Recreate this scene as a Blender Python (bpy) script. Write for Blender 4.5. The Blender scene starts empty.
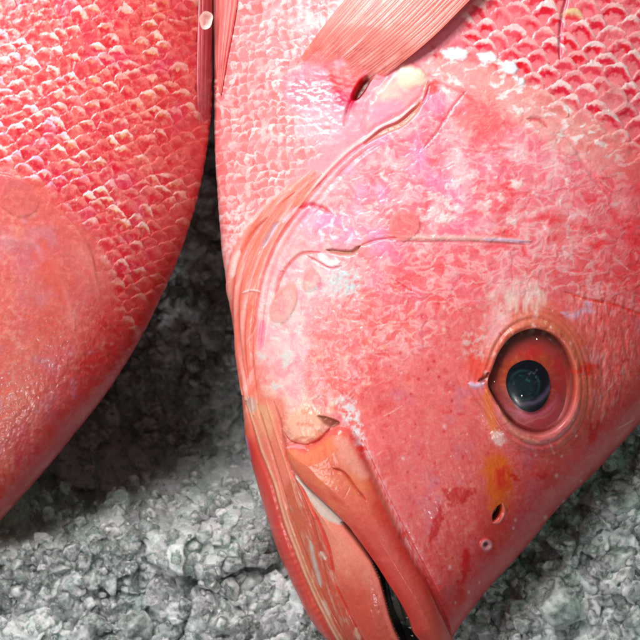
import bpy, math, random
import numpy as np

# ---------------------------------------------------------------- units
S = 0.0005            # one photo pixel at the fish's mid-plane is half a millimetre
CAMH = 1500.0         # camera height over that plane, in the same pixel units
C = bpy.context.scene.collection

def unproject(px, py, z):
    """plan position (metres) of a point drawn on the plan at px,py lying at height z"""
    k = (CAMH - z) / CAMH
    return np.stack([(px - 320) * k * S, (320 - py) * k * S, z * S + 0 * px], -1)

def lin(r, g, b):
    c = np.array([r, g, b], float) / 255
    return np.where(c <= .04045, c / 12.92, ((c + .055) / 1.055) ** 2.4)

def vivid(c, s=1.22):
    l = (c @ np.array([.3, .6, .1]))[..., None]
    return np.clip(l + (c - l) * s, .008, .97)

def sstep(a, b, x):
    t = np.clip((x - a) / (b - a), 0, 1)
    return t * t * (3 - 2 * t)

# ---------------------------------------------------------------- noise
def perlin(x, y, seed=0):
    rng = np.random.RandomState(seed)
    perm = rng.permutation(256); perm = np.concatenate([perm, perm])
    ang = rng.rand(256) * 2 * np.pi
    gx, gy = np.cos(ang), np.sin(ang)
    xi = np.floor(x).astype(int); yi = np.floor(y).astype(int)
    xf = x - xi; yf = y - yi
    u = xf * xf * xf * (xf * (xf * 6 - 15) + 10); v = yf * yf * yf * (yf * (yf * 6 - 15) + 10)
    def g(ix, iy, dx, dy):
        h = perm[perm[ix & 255] + (iy & 255)]
        return gx[h] * dx + gy[h] * dy
    a = g(xi, yi, xf, yf); b = g(xi + 1, yi, xf - 1, yf)
    c = g(xi, yi + 1, xf, yf - 1); d = g(xi + 1, yi + 1, xf - 1, yf - 1)
    return (a * (1 - u) + b * u) * (1 - v) + (c * (1 - u) + d * u) * v

def fbm(x, y, size, seed=0, octv=4, gain=.5):
    s = 0; amp = 1; f = 1 / size; tot = 0
    for o in range(octv):
        s = s + amp * perlin(x * f + 17.3 * o, y * f - 9.1 * o, seed + o); tot += amp
        amp *= gain; f *= 2.03
    return s / tot * 1.6

def hash2(i, j, seed=0):
    h = np.sin(i * 127.1 + j * 311.7 + seed * 74.7) * 43758.5453
    return h - np.floor(h)

def worley(x, y, size, seed=0):
    x = x / size; y = y / size
    xi = np.floor(x); yi = np.floor(y)
    f1 = np.full(x.shape, 9.); f2 = np.full(x.shape, 9.); idv = np.zeros(x.shape)
    for dx in (-1, 0, 1):
        for dy in (-1, 0, 1):
            cx = xi + dx; cy = yi + dy
            d = np.hypot(cx + hash2(cx, cy, seed) - x, cy + hash2(cx, cy, seed + 5) - y)
            m = d < f1
            f2 = np.where(m, f1, np.minimum(f2, d)); idv = np.where(m, hash2(cx, cy, seed + 9), idv)
            f1 = np.where(m, d, f1)
    return f1, f2, idv

def catmull(pts, n=8, closed=False):
    P = np.array(pts, float)
    if closed: P = np.vstack([P[-1], P, P[0], P[1]])
    else: P = np.vstack([2 * P[0] - P[1], P, 2 * P[-1] - P[-2]])
    out = []
    for i in range(1, len(P) - 2):
        for t in np.linspace(0, 1, n, endpoint=False):
            a, b, c, d = P[i - 1], P[i], P[i + 1], P[i + 2]
            out.append(.5 * ((2 * b) + (-a + c) * t + (2 * a - 5 * b + 4 * c - d) * t * t + (-a + 3 * b - 3 * c + d) * t ** 3))
    if not closed: out.append(P[-2])
    return np.array(out)

def profile(pts):
    c = catmull(pts, 10)
    return lambda y: np.interp(y, c[:, 0], c[:, 1])

# scales laid like tiles: b runs to the tail, every scale's free edge lies over the next one behind
def scale_field(a, b, pa, pb, seed=0, E=1.7):
    j0 = np.floor((b - E * pb) / pb)
    f = np.full(a.shape, 0.); ids = np.zeros(a.shape); da_ = np.zeros(a.shape); done = np.zeros(a.shape, bool)
    for k in range(0, 5):
        j = j0 + k
        off = (np.mod(j, 2)) * .5
        i = np.floor(a / pa - off + .5)
        h = hash2(i, j, seed)
        da = a / pa - off - i + (h - .5) * .12
        edge = pb * (E - E * .55 * (2 * np.abs(da)) ** 1.7 + (hash2(i, j, seed + 3) - .5) * .5 + (hash2(i, j, seed + 8) - .5) * .9 * da)
        e = j * pb + edge - b
        m = (e > 0) & ~done
        f[m] = e[m]; ids[m] = h[m]; da_[m] = da[m]; done |= m
    return f, ids, da_

def flash(f, da, t, n, w=2.05):  # lens mask for light glints painted on the scales' free edges
    return sstep(1.4, -1.4, f - t * (1 - w * np.abs(da)) + n)

# ---------------------------------------------------------------- painter: colour and relief on plan coordinates
class Skin:
    def __init__(self, X, Y, base):
        self.X, self.Y = X, Y
        self.col = np.tile(np.array(base), (len(X), 1)); self.D = np.zeros(len(X)); self.W = np.full(len(X), 0.5)
        self.cut = None
    def mix(self, c, m, idx=None):
        m = np.clip(m, 0, 1)
        if idx is None: self.col += (np.array(c) - self.col) * m[:, None]
        else: self.col[idx] += (np.array(c) - self.col[idx]) * m[:, None]
    def near(self, P, R):
        return np.nonzero((self.X > P[:, 0].min() - R) & (self.X < P[:, 0].max() + R) & (self.Y > P[:, 1].min() - R) & (self.Y < P[:, 1].max() + R))[0]
    def curve(self, pts, R, closed=False, smooth=True):
        """indices near the curve, signed distance (+ on the right when walking it, plan y down), position 0..1"""
        P = catmull(pts, 6, closed) if smooth else np.array(pts, float)
        idx = self.near(P, R); x = self.X[idx]; y = self.Y[idx]
        best = np.full(len(idx), 1e9); sg = np.zeros(len(idx)); tt = np.zeros(len(idx))
        n = len(P) - 1
        Q = P if not closed else np.vstack([P, P[0]])
        n = len(Q) - 1
        for k in range(n):
            ax, ay = Q[k]; dx, dy = Q[k + 1] - Q[k]; L = dx * dx + dy * dy + 1e-9
            t = np.clip(((x - ax) * dx + (y - ay) * dy) / L, 0, 1)
            ex = x - ax - t * dx; ey = y - ay - t * dy
            d = ex * ex + ey * ey; m = d < best
            best[m] = d[m]; sg[m] = np.sign(dx * ey - dy * ex)[m]; tt[m] = ((k + t) / n)[m]
        return idx, np.sqrt(best), sg, tt
    def poly(self, pts, feather=2, jitter=0, size=14, seed=3, smooth=True):
        """soft mask inside a closed outline"""
        P = catmull(pts, 5, True) if smooth else np.array(pts, float)
        R = feather + jitter + 2
        idx = self.near(P, R); x = self.X[idx].copy(); y = self.Y[idx].copy()
        if jitter:
            x += jitter * fbm(x, y, size, seed, 3); y += jitter * fbm(x, y, size, seed + 7, 3)
        best = np.full(len(idx), 1e9); ins = np.zeros(len(idx), bool)
        Q = np.vstack([P, P[0]])
        for k in range(len(Q) - 1):
            ax, ay = Q[k]; bx, by = Q[k + 1]; dx, dy = bx - ax, by - ay; L = dx * dx + dy * dy + 1e-9
            t = np.clip(((x - ax) * dx + (y - ay) * dy) / L, 0, 1)
            best = np.minimum(best, (x - ax - t * dx) ** 2 + (y - ay - t * dy) ** 2)
            c = ((ay > y) != (by > y)) & (x < dx * (y - ay) / (dy + 1e-12) + ax)
            ins ^= c
        d = np.sqrt(best) * np.where(ins, 1, -1)
        return idx, sstep(-feather, feather, d), d
    def full(self, pts, feather=2, jitter=0, size=14, seed=3):
        i, m, d = self.poly(pts, feather, jitter, size, seed)
        r = np.zeros(len(self.X)); r[i] = m
        return r
    def line(self, pts, w, color=None, a=1., depth=0., wob=.25, taper=True, seed=11, side=0):
        idx, d, sg, t = self.curve(pts, w * 3 + 4)
        x = self.X[idx]; y = self.Y[idx]
        ww = w * (1 + wob * fbm(x, y, 12, seed, 2))
        if taper: ww = ww * np.clip(np.minimum(t, 1 - t) * 6 + .15, 0, 1)
        if side: d = np.where(sg == side, d, d * 3)
        g = np.exp(-(d / (ww + .05)) ** 2)
        if color is not None: self.mix(color, g * a * np.clip(1 + .5 * fbm(x, y, 9, seed + 2, 3), 0, 1), idx)
        self.D[idx] += depth * g
    def step(self, pts, h, w_hi, sharp=.9, side=1):
        """relief step: the given side stands h higher at the curve and fades over w_hi"""
        idx, d, sg, t = self.curve(pts, w_hi * 2 + 4)
        e = np.clip(np.minimum(t, 1 - t) * 8, 0, 1)
        hi = np.exp(-(d / w_hi) ** 2) * sstep(0, sharp, d)
        self.D[idx] += np.where(sg == side, hi * h * e, 0)

# ---------------------------------------------------------------- fish bodies
class Body:
    def __init__(self, Lp, Rp, Hp):
        self.L, self.R, self.H = profile(Lp), profile(Rp), profile(Hp)
    def z(self, px, py):
        l, r, h = self.L(py), self.R(py), self.H(py)
        u = np.clip((px - (l + r) / 2) / ((r - l) / 2 + 1e-6), -1, 1)
        return h * np.sqrt(np.clip(1 - u * u, 0, 1))
    def grid(self, rows, thetas):
        l, r, h = self.L(rows), self.R(rows), self.H(rows)
        c = (l + r) / 2; w = (r - l) / 2
        s = np.sin(thetas); k = np.cos(thetas)
        px = c[:, None] + w[:, None] * s[None]
        z = h[:, None] * k[None]
        under = z < 0
        px = np.where(under, c[:, None] + (px - c[:, None]) * (1 + z / (h[:, None] + 1) * .12), px)
        py = np.repeat(rows[:, None], len(thetas), 1)
        return px, py, z

def make_mesh(name, co, faces, mat, parent=None, cols=None, wet=None, smooth=True):
    me = bpy.data.meshes.new(name)
    faces = np.asarray(faces, np.int32)
    k = faces.shape[1]
    me.vertices.add(len(co)); me.vertices.foreach_set('co', np.asarray(co, np.float32).ravel())
    me.loops.add(faces.size); me.loops.foreach_set('vertex_index', faces.ravel())
    me.polygons.add(len(faces))
    me.polygons.foreach_set('loop_start', np.arange(0, faces.size, k, dtype=np.int32))
    me.polygons.foreach_set('loop_total', np.full(len(faces), k, np.int32))
    if smooth: me.polygons.foreach_set('use_smooth', np.ones(len(faces), bool))
    me.update(calc_edges=True)
    if cols is not None:
        a = me.color_attributes.new('skin', 'FLOAT_COLOR', 'POINT')
        w = wet if wet is not None else np.full(len(co), .5)
        a.data.foreach_set('color', np.concatenate([np.clip(cols, 0, 1), w[:, None]], 1).astype(np.float32).ravel())
    me.materials.append(mat)
    o = bpy.data.objects.new(name, me); C.objects.link(o)
    if parent is not None:
        o.parent = parent; o.matrix_parent_inverse = parent.matrix_world.inverted()
    return o

def grid_faces(nr, nc, wrap=False):
    r = np.arange(nr - 1)[:, None]; c = np.arange(nc if wrap else nc - 1)[None]
    c2 = (c + 1) % nc
    return np.stack([r * nc + c, r * nc + c2, (r + 1) * nc + c2, (r + 1) * nc + c], -1).reshape(-1, 4)

def tag(o, label=None, cat=None, group=None, kind=None):
    if label: o['label'] = label
    if cat: o['category'] = cat
    if group: o['group'] = group
    if kind: o['kind'] = kind
    return o

def empty(name, px, py, z):
    o = bpy.data.objects.new(name, None); C.objects.link(o)
    p = unproject(np.float64(px), np.float64(py), np.float64(z)); o.location = tuple(p)
    o.empty_display_size = .02
    bpy.context.view_layer.update()
    return o

# ---------------------------------------------------------------- materials
def nodes(name):
    m = bpy.data.materials.new(name); m.use_nodes = True
    nt = m.node_tree; b = nt.nodes['Principled BSDF']
    return m, nt, b
def N(nt, t, **kw):
    n = nt.nodes.new(t)
    for k, v in kw.items():
        if k in n.inputs: n.inputs[k].default_value = v
        else: setattr(n, k, v)
    return n

def skin_material(name, bump=.25, rough=.34, coat=.5, sss=.12):
    m, nt, b = nodes(name); L = nt.links
    at = N(nt, 'ShaderNodeVertexColor', layer_name='skin')
    tc = N(nt, 'ShaderNodeTexCoord')
    n1 = N(nt, 'ShaderNodeTexNoise', Scale=900., Detail=6., Roughness=.65)
    n2 = N(nt, 'ShaderNodeTexNoise', Scale=2600., Detail=3., Roughness=.6)
    n3 = N(nt, 'ShaderNodeTexNoise', Scale=160., Detail=6., Roughness=.7)
    for n in (n1, n2, n3): L.new(tc.outputs['Object'], n.inputs['Vector'])
    # small variation of pigment
    mr = N(nt, 'ShaderNodeMapRange'); mr.inputs[1].default_value = .3; mr.inputs[2].default_value = .7
    mr.inputs[3].default_value = .9; mr.inputs[4].default_value = 1.1
    L.new(n1.outputs[0], mr.inputs[0])
    mul = N(nt, 'ShaderNodeVectorMath', operation='SCALE')
    L.new(at.outputs['Color'], mul.inputs[0]); L.new(mr.outputs[0], mul.inputs['Scale'])
    L.new(mul.outputs[0], b.inputs['Base Color'])
    rr = N(nt, 'ShaderNodeMapRange'); rr.inputs[1].default_value = .3; rr.inputs[2].default_value = .7
    rr.inputs[3].default_value = rough - .12; rr.inputs[4].default_value = rough + .16
    L.new(n3.outputs[0], rr.inputs[0]); L.new(rr.outputs[0], b.inputs['Roughness'])
    add = N(nt, 'ShaderNodeMath', operation='ADD'); L.new(n1.outputs[0], add.inputs[0])
    h2 = N(nt, 'ShaderNodeMath', operation='MULTIPLY'); h2.inputs[1].default_value = .5
    L.new(n2.outputs[0], h2.inputs[0]); L.new(h2.outputs[0], add.inputs[1])
    bp = N(nt, 'ShaderNodeBump', Strength=bump, Distance=.0006)
    L.new(add.outputs[0], bp.inputs['Height']); L.new(bp.outputs[0], b.inputs['Normal'])
    bp2 = N(nt, 'ShaderNodeBump', Strength=bump * .5, Distance=.0006)
    L.new(n3.outputs[0], bp2.inputs['Height']); L.new(bp2.outputs[0], b.inputs['Coat Normal'])
    b.inputs['Coat Weight'].default_value = coat; b.inputs['Coat Roughness'].default_value = .14
    b.inputs['Specular IOR Level'].default_value = .5
    if sss:
        b.inputs['Subsurface Weight'].default_value = sss
        b.inputs['Subsurface Radius'].default_value = (1., .35, .25); b.inputs['Subsurface Scale'].default_value = .0025
    return m

M_skin = skin_material('wet_red_skin', bump=.09, rough=.36, coat=.26, sss=.22)
def _fin():
    m = skin_material('fin_membrane', bump=.08, rough=.36, coat=.2, sss=.3); nt = m.node_tree
    at = [n for n in nt.nodes if n.type == 'VERTEX_COLOR'][0]; nt.links.new(at.outputs['Alpha'], nt.nodes['Principled BSDF'].inputs['Alpha'])
    return m
M_fin = _fin()
#('fin_membrane', bump=.08, rough=.36, coat=.25, sss=.3)
M_iris = skin_material('iris', bump=.05, rough=.3, coat=.2, sss=0)

def cornea_material():
    m, nt, b = nodes('cornea'); L = nt.links
    nt.nodes.remove(b); out = nt.nodes['Material Output']
    tr = N(nt, 'ShaderNodeBsdfTransparent'); tr.inputs[0].default_value = (.96, .93, .93, 1)
    gl = N(nt, 'ShaderNodeBsdfGlossy', Roughness=.03); fr = N(nt, 'ShaderNodeFresnel', IOR=1.38)
    tc = N(nt, 'ShaderNodeTexCoord'); n = N(nt, 'ShaderNodeTexNoise', Scale=110., Detail=2.)
    L.new(tc.outputs['Object'], n.inputs['Vector'])
    bp = N(nt, 'ShaderNodeBump', Strength=.12, Distance=.001); L.new(n.outputs[0], bp.inputs['Height'])
    L.new(bp.outputs[0], gl.inputs['Normal']); L.new(bp.outputs[0], fr.inputs['Normal'])
    mx = N(nt, 'ShaderNodeMixShader'); L.new(fr.outputs[0], mx.inputs[0]); L.new(tr.outputs[0], mx.inputs[1]); L.new(gl.outputs[0], mx.inputs[2])
    L.new(mx.outputs[0], out.inputs['Surface'])
    return m
M_cornea = cornea_material()

def ice_material(name):
    # wet ice: glassy where clear (attribute alpha 0), milky with bubbles where alpha is 1
    m, nt, b = nodes(name); L = nt.links
    at = N(nt, 'ShaderNodeVertexColor', layer_name='skin')
    tc = N(nt, 'ShaderNodeTexCoord')
    n = N(nt, 'ShaderNodeTexNoise', Scale=420., Detail=7., Roughness=.8)
    f = N(nt, 'ShaderNodeTexNoise', Scale=1100., Detail=4., Roughness=.7)
    for q in (n, f): L.new(tc.outputs['Object'], q.inputs['Vector'])
    L.new(at.outputs['Color'], b.inputs['Base Color']); b.inputs['IOR'].default_value = 1.33
    nz = N(nt, 'ShaderNodeMapRange'); nz.inputs[1].default_value = .38; nz.inputs[2].default_value = .62; nz.inputs[3].default_value = -.14; nz.inputs[4].default_value = .2
    L.new(n.outputs[0], nz.inputs[0])
    ml = N(nt, 'ShaderNodeMath', operation='ADD'); ml.use_clamp = True; L.new(at.outputs['Alpha'], ml.inputs[0]); L.new(nz.outputs[0], ml.inputs[1])
    iv = N(nt, 'ShaderNodeMath', operation='SUBTRACT'); iv.inputs[0].default_value = 1.; L.new(ml.outputs[0], iv.inputs[1])
    L.new(iv.outputs[0], b.inputs['Transmission Weight'])
    b.inputs['Roughness'].default_value = .12
    b.inputs['Subsurface Weight'].default_value = .9; b.inputs['Subsurface Radius'].default_value = (.85, 1., .95); b.inputs['Subsurface Scale'].default_value = .004
    b.inputs['Coat Weight'].default_value = 1.; b.inputs['Coat Roughness'].default_value = .045; b.inputs['Coat IOR'].default_value = 1.55
    bp = N(nt, 'ShaderNodeBump', Strength=.45, Distance=.0009); L.new(n.outputs[0], bp.inputs['Height']); L.new(bp.outputs[0], b.inputs['Normal'])
    b2 = N(nt, 'ShaderNodeBump', Strength=.7, Distance=.0006); L.new(f.outputs[0], b2.inputs['Height']); L.new(bp.outputs[0], b2.inputs['Normal']); L.new(b2.outputs[0], b.inputs['Coat Normal'])
    return m
M_ice = ice_material('crushed_ice')

def plain(name, col, rough=.5):
    m, nt, b = nodes(name)
    n = N(nt, 'ShaderNodeTexNoise', Scale=60., Detail=5.); cr = N(nt, 'ShaderNodeValToRGB')
    cr.color_ramp.elements[0].color = tuple(.7 * c for c in col) + (1,); cr.color_ramp.elements[1].color = tuple(1.3 * c for c in col) + (1,)
    nt.links.new(n.outputs[0], cr.inputs[0]); nt.links.new(cr.outputs[0], b.inputs['Base Color'])
    b.inputs['Roughness'].default_value = rough
    return m

# ================================================================ MAIN FISH
MAIN = Body(
    [(-420, 250), (-300, 225), (-120, 212), (-60, 213), (0, 215), (60, 214), (110, 214), (150, 215), (200, 218), (260, 223), (320, 232), (380, 240), (419, 244), (434, 246), (466, 254), (501, 262.5), (520, 269), (554, 280), (590, 297), (617, 311), (638, 328), (650, 345), (659, 368), (665, 392), (667, 408)],
    [(-420, 770), (-300, 795), (-120, 800), (0, 796), (100, 782), (200, 756), (300, 718), (360, 688), (400, 661), (423, 640), (468, 599), (509, 557.5), (551, 523), (588, 489), (619, 465), (640, 451), (652, 443), (660, 433), (665, 422), (667, 412)],
    [(-420, 118), (-120, 122), (0, 122), (150, 118), (300, 108), (400, 98), (500, 82), (560, 68), (600, 57), (630, 45), (650, 32), (660, 20), (667, 3)])

rowsA = np.concatenate([np.arange(-420, -24, 6.), np.arange(-24, 640, .75), np.arange(640, 667.2, .75)])
thA = np.concatenate([np.linspace(-np.pi / 2, np.pi / 2, 1080), np.linspace(np.pi / 2, 3 * np.pi / 2, 74)[1:-1]])
px, py, pz = MAIN.grid(rowsA, thA)
nr, nc = px.shape
X = px.ravel(); Y = py.ravel(); Z = pz.ravel()

CORAL = lin(226, 104, 98); PINK = lin(244, 142, 158); RED = lin(214, 52, 52); DRED = lin(150, 22, 26); WHITE = lin(250, 238, 236)
HOTP = lin(246, 110, 160); ORANGE = lin(226, 96, 62); TAN = lin(214, 150, 120); CREAM = lin(244, 214, 190); GREYW = lin(214, 208, 206); SALMON = lin(240, 138, 124); MAG = lin(238, 150, 196)

k = Skin(X, Y, CORAL)
n60 = fbm(X, Y, 60, 1, 5); n30 = fbm(X, Y, 30, 21, 5); n12 = fbm(X, Y, 12, 31, 4); n5 = fbm(X, Y, 5, 41, 3); n3 = fbm(X, Y, 2.6, 51, 2)
wx = X + 9 * fbm(X, Y, 26, 61, 4); wy = Y + 9 * fbm(X, Y, 26, 71, 4)

# --- broad fields
face = k.full([(350, 400), (400, 330), (470, 300), (600, 270), (720, 280), (720, 400), (600, 520), (470, 660), (440, 690), (380, 520)], 22, 20, 60)
up = sstep(420, 130, Y + .12 * (X - 400) + 30 * n60)
k.mix(PINK, up * .85)
k.mix(lin(222, 92, 92), sstep(380, 560, Y + 20 * n30 + .25 * (X - 450)) * .7); k.mix(lin(232, 132, 134), face * sstep(520, 400, X + .35 * (Y - 450) + 30 * n60) * .55)
k.mix(lin(226, 112, 116), sstep(.0, .5, n60) * face * .55)
k.mix(lin(205, 88, 100), sstep(.05, .5, fbm(X, Y, 80, 83, 4)) * sstep(380, 560, Y) * .4 * sstep(430, 500, X))
# fine speckle, everywhere
k.mix(WHITE, sstep(.15, .6, n5) * .12); k.mix(RED, sstep(.15, .6, -n5 + .3 * n12) * .16)
low = sstep(240, 340, Y)
for sz, sd, cc, am in ((34, 171, lin(196, 120, 146), .4), (22, 173, lin(238, 140, 126), .4), (13, 175, lin(206, 44, 48), .4), (8, 177, lin(240, 166, 162), .2), (6, 179, lin(206, 50, 52), .25), (4, 181, lin(246, 190, 180), .14), (50, 183, lin(206, 60, 60), .4)):
    k.mix(cc, low * sstep(.1, .5, fbm(X + 5 * n12, Y + 5 * n30, sz, sd, 4)) * am)
str_ = fbm(X * 1.5 - Y * .5, (X * .5 + Y) * .35, 7, 185, 3)
k.mix(lin(240, 156, 148), low * sstep(.1, .5, str_) * .22); k.D += low * (.15 * str_ + .08 * n5)
# cheek mottling: warped filaments, red stains, white flakes that are partly painted wet highlights
cheek = k.full([(300, 215), (330, 175), (380, 135), (425, 100), (430, 62), (520, 95), (580, 140), (660, 190), (740, 200), (740, 300), (640, 310), (560, 300), (480, 305), (420, 350), (370, 385), (320, 420), (300, 400), (262, 300)], 14, 14, 40)
fil = 1 - np.abs(fbm(wx, wy, 15, 91, 4)) * 3.4
k.mix(lin(232, 84, 84), sstep(.2, 1, fil) * cheek * sstep(-.35, .3, n30) * .28)
fil2 = 1 - np.abs(fbm(wx * 1.1, wy * 1.6, 19, 93, 4)) * 4
k.mix(lin(252, 214, 214), sstep(.1, 1, fil2) * cheek * .45)
wf1, wf2, wid = worley(wx, wy * 1.45, 17, 3)
cell = sstep(.02, .22, wf2 - wf1)
k.mix(lin(248, 188, 194), cheek * sstep(.45, .8, wid) * cell * .25)
k.mix(lin(232, 84, 92), cheek * sstep(.3, .0, wid) * cell * .25)
k.mix(WHITE, cheek * sstep(.22, .5, fbm(wx, wy * 1.5, 13, 95, 4)) * sstep(330, 180, Y) * .6)
k.mix(MAG, cheek * sstep(-.1, .5, fbm(X, Y, 40, 97, 3)) * sstep(560, 380, X) * sstep(330, 230, Y) * .6)
k.mix(lin(230, 62, 66), cheek * sstep(.05, .55, fbm(wx, wy, 26, 99, 5)) * sstep(380, 540, X) * .75)
k.mix(lin(248, 196, 194), sstep(420, 240, X + 20 * n30) * sstep(440, 330, Y) * sstep(60, 200, Y) * .6)
k.mix(lin(252, 226, 228), sstep(0, .5, fbm(wx, wy, 34, 98, 4)) * sstep(300, 160, Y) * cheek * .55)
k.D += cheek * .32 * (2.0 * fbm(wx, wy * 1.3, 20, 101, 4) + 1.3 * cell * (wid - .3) + .5 * sstep(.2, 1, fil2) - .7 * sstep(.5, 1, fil))
k.D += .5 * n30 + .08 * n5
# wrinkled lower cheek running down left of the face
wr = k.full([(300, 290), (370, 270), (420, 300), (390, 350), (365, 400), (330, 415), (300, 390), (296, 340)], 10, 8)
a = 1 - np.abs(fbm(wx * 1.4, wy, 12, 103, 3)) * 3.5
k.mix(lin(232, 96, 92), wr * sstep(.1, 1, a) * .35); k.mix(CREAM, wr * sstep(.2, .6, fbm(wx, wy, 11, 105, 3)) * .5); k.D += wr * a * .25
# pale opal plate behind the mouth corner
pl = k.full([(285, 268), (300, 258), (325, 262), (345, 270), (338, 290), (318, 305), (310, 330), (306, 370), (300, 400), (282, 395), (270, 360), (268, 310)], 7, 5)
k.mix(lin(236, 172, 178), pl * .75); k.mix(GREYW, pl * sstep(-.1, .4, n12 + .6 * n30) * .55); k.mix(HOTP, pl * sstep(.1, .5, fbm(X, Y, 22, 107, 3)) * .35)
k.mix(lin(198, 222, 222), k.full([(325, 268), (350, 268), (362, 285), (345, 300), (328, 292)], 7, 8, 9) * (.5 + n5))

k.mix(lin(246, 214, 208), k.full([(262, 250), (300, 235), (330, 262), (322, 300), (308, 340), (312, 400), (330, 420), (300, 430), (262, 400), (252, 330)], 14, 14, 20) * sstep(-.5, .3, n12 + n30) * .5)
k.mix(lin(214, 228, 222), k.full([(250, 300), (285, 270), (330, 262), (345, 290), (310, 320), (300, 380), (345, 400), (350, 425), (300, 410), (262, 400), (255, 350)], 12, 16, 18) * sstep(.0, .5, fbm(wx, wy, 14, 197, 4)) * .7)
k.mix(lin(238, 214, 190), k.full([(250, 380), (300, 385), (345, 405), (330, 415), (290, 410), (262, 430), (250, 420)], 9, 10, 12) * sstep(-.2, .5, n12) * .5)
# --- throat and belly scales
bel = k.full([(190, -430), (400, -430), (345, -5), (286, 76), (292, 110), (330, 120), (325, 145), (300, 170), (275, 200), (255, 228), (238, 250), (228, 275), (226, 330), (200, 330)], 7, 7)
k.mix(lin(238, 146, 146), bel * .85)
bx = X + 9 * fbm(X, Y, 36, 111, 4) + 2 * n5; by = Y + 9 * fbm(X, Y, 36, 113, 4) + 2 * n5
film = sstep(-.45, .25, fbm(X, Y, 34, 115, 4))
A_ = bx * .67 - by * .74; B_ = -bx * .74 - by * .67
f, ids, da = scale_field(A_, B_, 15, 6.6, 2)
hb = hash2(ids * 61, 4., 3)
k.D += bel * ((sstep(-.2, 1.8, f) * np.clip(1 - f / 8, 0, 1) * .7 - .3) * film + .4 * n12)
k.mix(lin(226, 100, 96), bel * sstep(3, 6, f + 2 * n5) * (.15 + .4 * ids + .5 * n12) * (.4 + .6 * film))
k.mix(lin(253, 238, 234), bel * flash(f, da, 4.2, 1.8 * n5) * (.25 + .55 * hb) * (.4 + .5 * film))
k.mix(lin(252, 214, 210), bel * sstep(.15, .5, fbm(wx, wy, 16, 116, 4)) * .5)
k.mix(WHITE, bel * sstep(.0, .5, fbm(X, Y, 30, 117, 3)) * sstep(90, -10, Y - .3 * (X - 240)) * .35)
k.mix(WHITE, bel * k.full([(226, 215), (244, 200), (250, 215), (240, 250), (230, 275), (224, 255)], 6, 6) * sstep(-.2, .4, n5 + n12) * .7)

# --- large scales over the shoulder
sh = k.full([(560, -430), (475, -2), (430, 50), (452, 62), (500, 80), (545, 112), (590, 142), (660, 172), (900, 200), (900, -430)], 9, 12, 24)
bx = X + 6 * fbm(X, Y, 38, 121, 4) + 2 * n5; by = Y + 6 * fbm(X, Y, 34, 123, 4) + 1.4 * n5
film = sstep(-.5, .1, fbm(X, Y, 40, 125, 4))
an = math.radians(10); A_ = bx * math.cos(an) + by * math.sin(an); B_ = -(-bx * math.sin(an) + by * math.cos(an))
f, ids, da = scale_field(A_, B_, 27, 12.0, 5)
k.mix(lin(238, 128, 132), sh * .6)
k.D += sh * ((sstep(-.2, 2.4, f) * np.clip(1 - f / 15, 0, 1) * 1.1 - .4) * (.25 + .75 * film) + .6 * n12 + .2 * n5)
rg = sh * sstep(3.5, 7, f + 4 * n12) * sstep(14, 10, f + 3 * n5) * sstep(.48, .2, np.abs(da) + .35 * n12) * (.35 + .65 * film)
k.mix(lin(216, 38, 62), rg * (.7 + .4 * ids))
hs = hash2(ids * 57, 9., 4)
k.mix(lin(250, 206, 204), sh * flash(f, da, 6.5, 2.6 * n5, 1.8) * (.35 + .5 * hs) * (.5 + .5 * film))
k.mix(lin(254, 240, 238), sh * flash(f, da, 3.6 + 3.4 * sstep(.6, .9, hs), 2.6 * n5) * sstep(.3, .8, hs) * .42)
k.mix(lin(222, 206, 140), sh * sstep(11, 4, f) * sstep(.93, .95, hash2(ids * 33, 1., 4)) * sstep(30, 0, Y) * .9)
trans = k.full([(425, 62), (480, 60), (560, 100), (640, 150), (640, 185), (560, 150), (500, 112), (440, 92)], 8, 8)
k.mix(lin(238, 176, 168), trans * .6); k.mix(WHITE, trans * sstep(.12, .4, fbm(wx, wy * 1.7, 15, 127, 3)) * .85)
for q in ([(443, 52), (455, 48), (468, 53), (462, 60), (448, 59)], [(478, 54), (492, 52), (496, 60), (484, 63)], [(500, 64), (512, 62), (518, 70), (508, 74)], [(512, 76), (524, 80), (520, 86)]):
    m = k.full(q, 2, 3, 6); k.mix(lin(244, 246, 250), m * .95); k.D += m * 1.2
# shoulder seam
k.line([(540, 118), (556, 122), (570, 140), (590, 172), (602, 190)], 2.6, lin(236, 150, 150), .6, -.8)
k.line([(527, 119), (540, 120), (548, 128)], 2.4, lin(196, 40, 48), .7, -1)
k.line([(421, 68), (440, 84), (462, 92), (480, 106)], 1.8, lin(220, 100, 112), .6, -.7)
k.line([(466, 91), (452, 108), (438, 130), (424, 148)], 1.8, lin(220, 84, 100), .7, -.8)
k.line([(560, 60), (562, 20), (572, -20)], 2, lin(180, 80, 110), .6, -2)
k.mix(lin(236, 96, 92), k.full([(468, 96), (500, 108), (505, 130), (470, 136), (450, 122)], 9, 10) * .65)
k.mix(RED, k.full([(424, 84), (438, 82), (436, 92), (424, 95)], 3, 4, 8) * .8)
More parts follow.
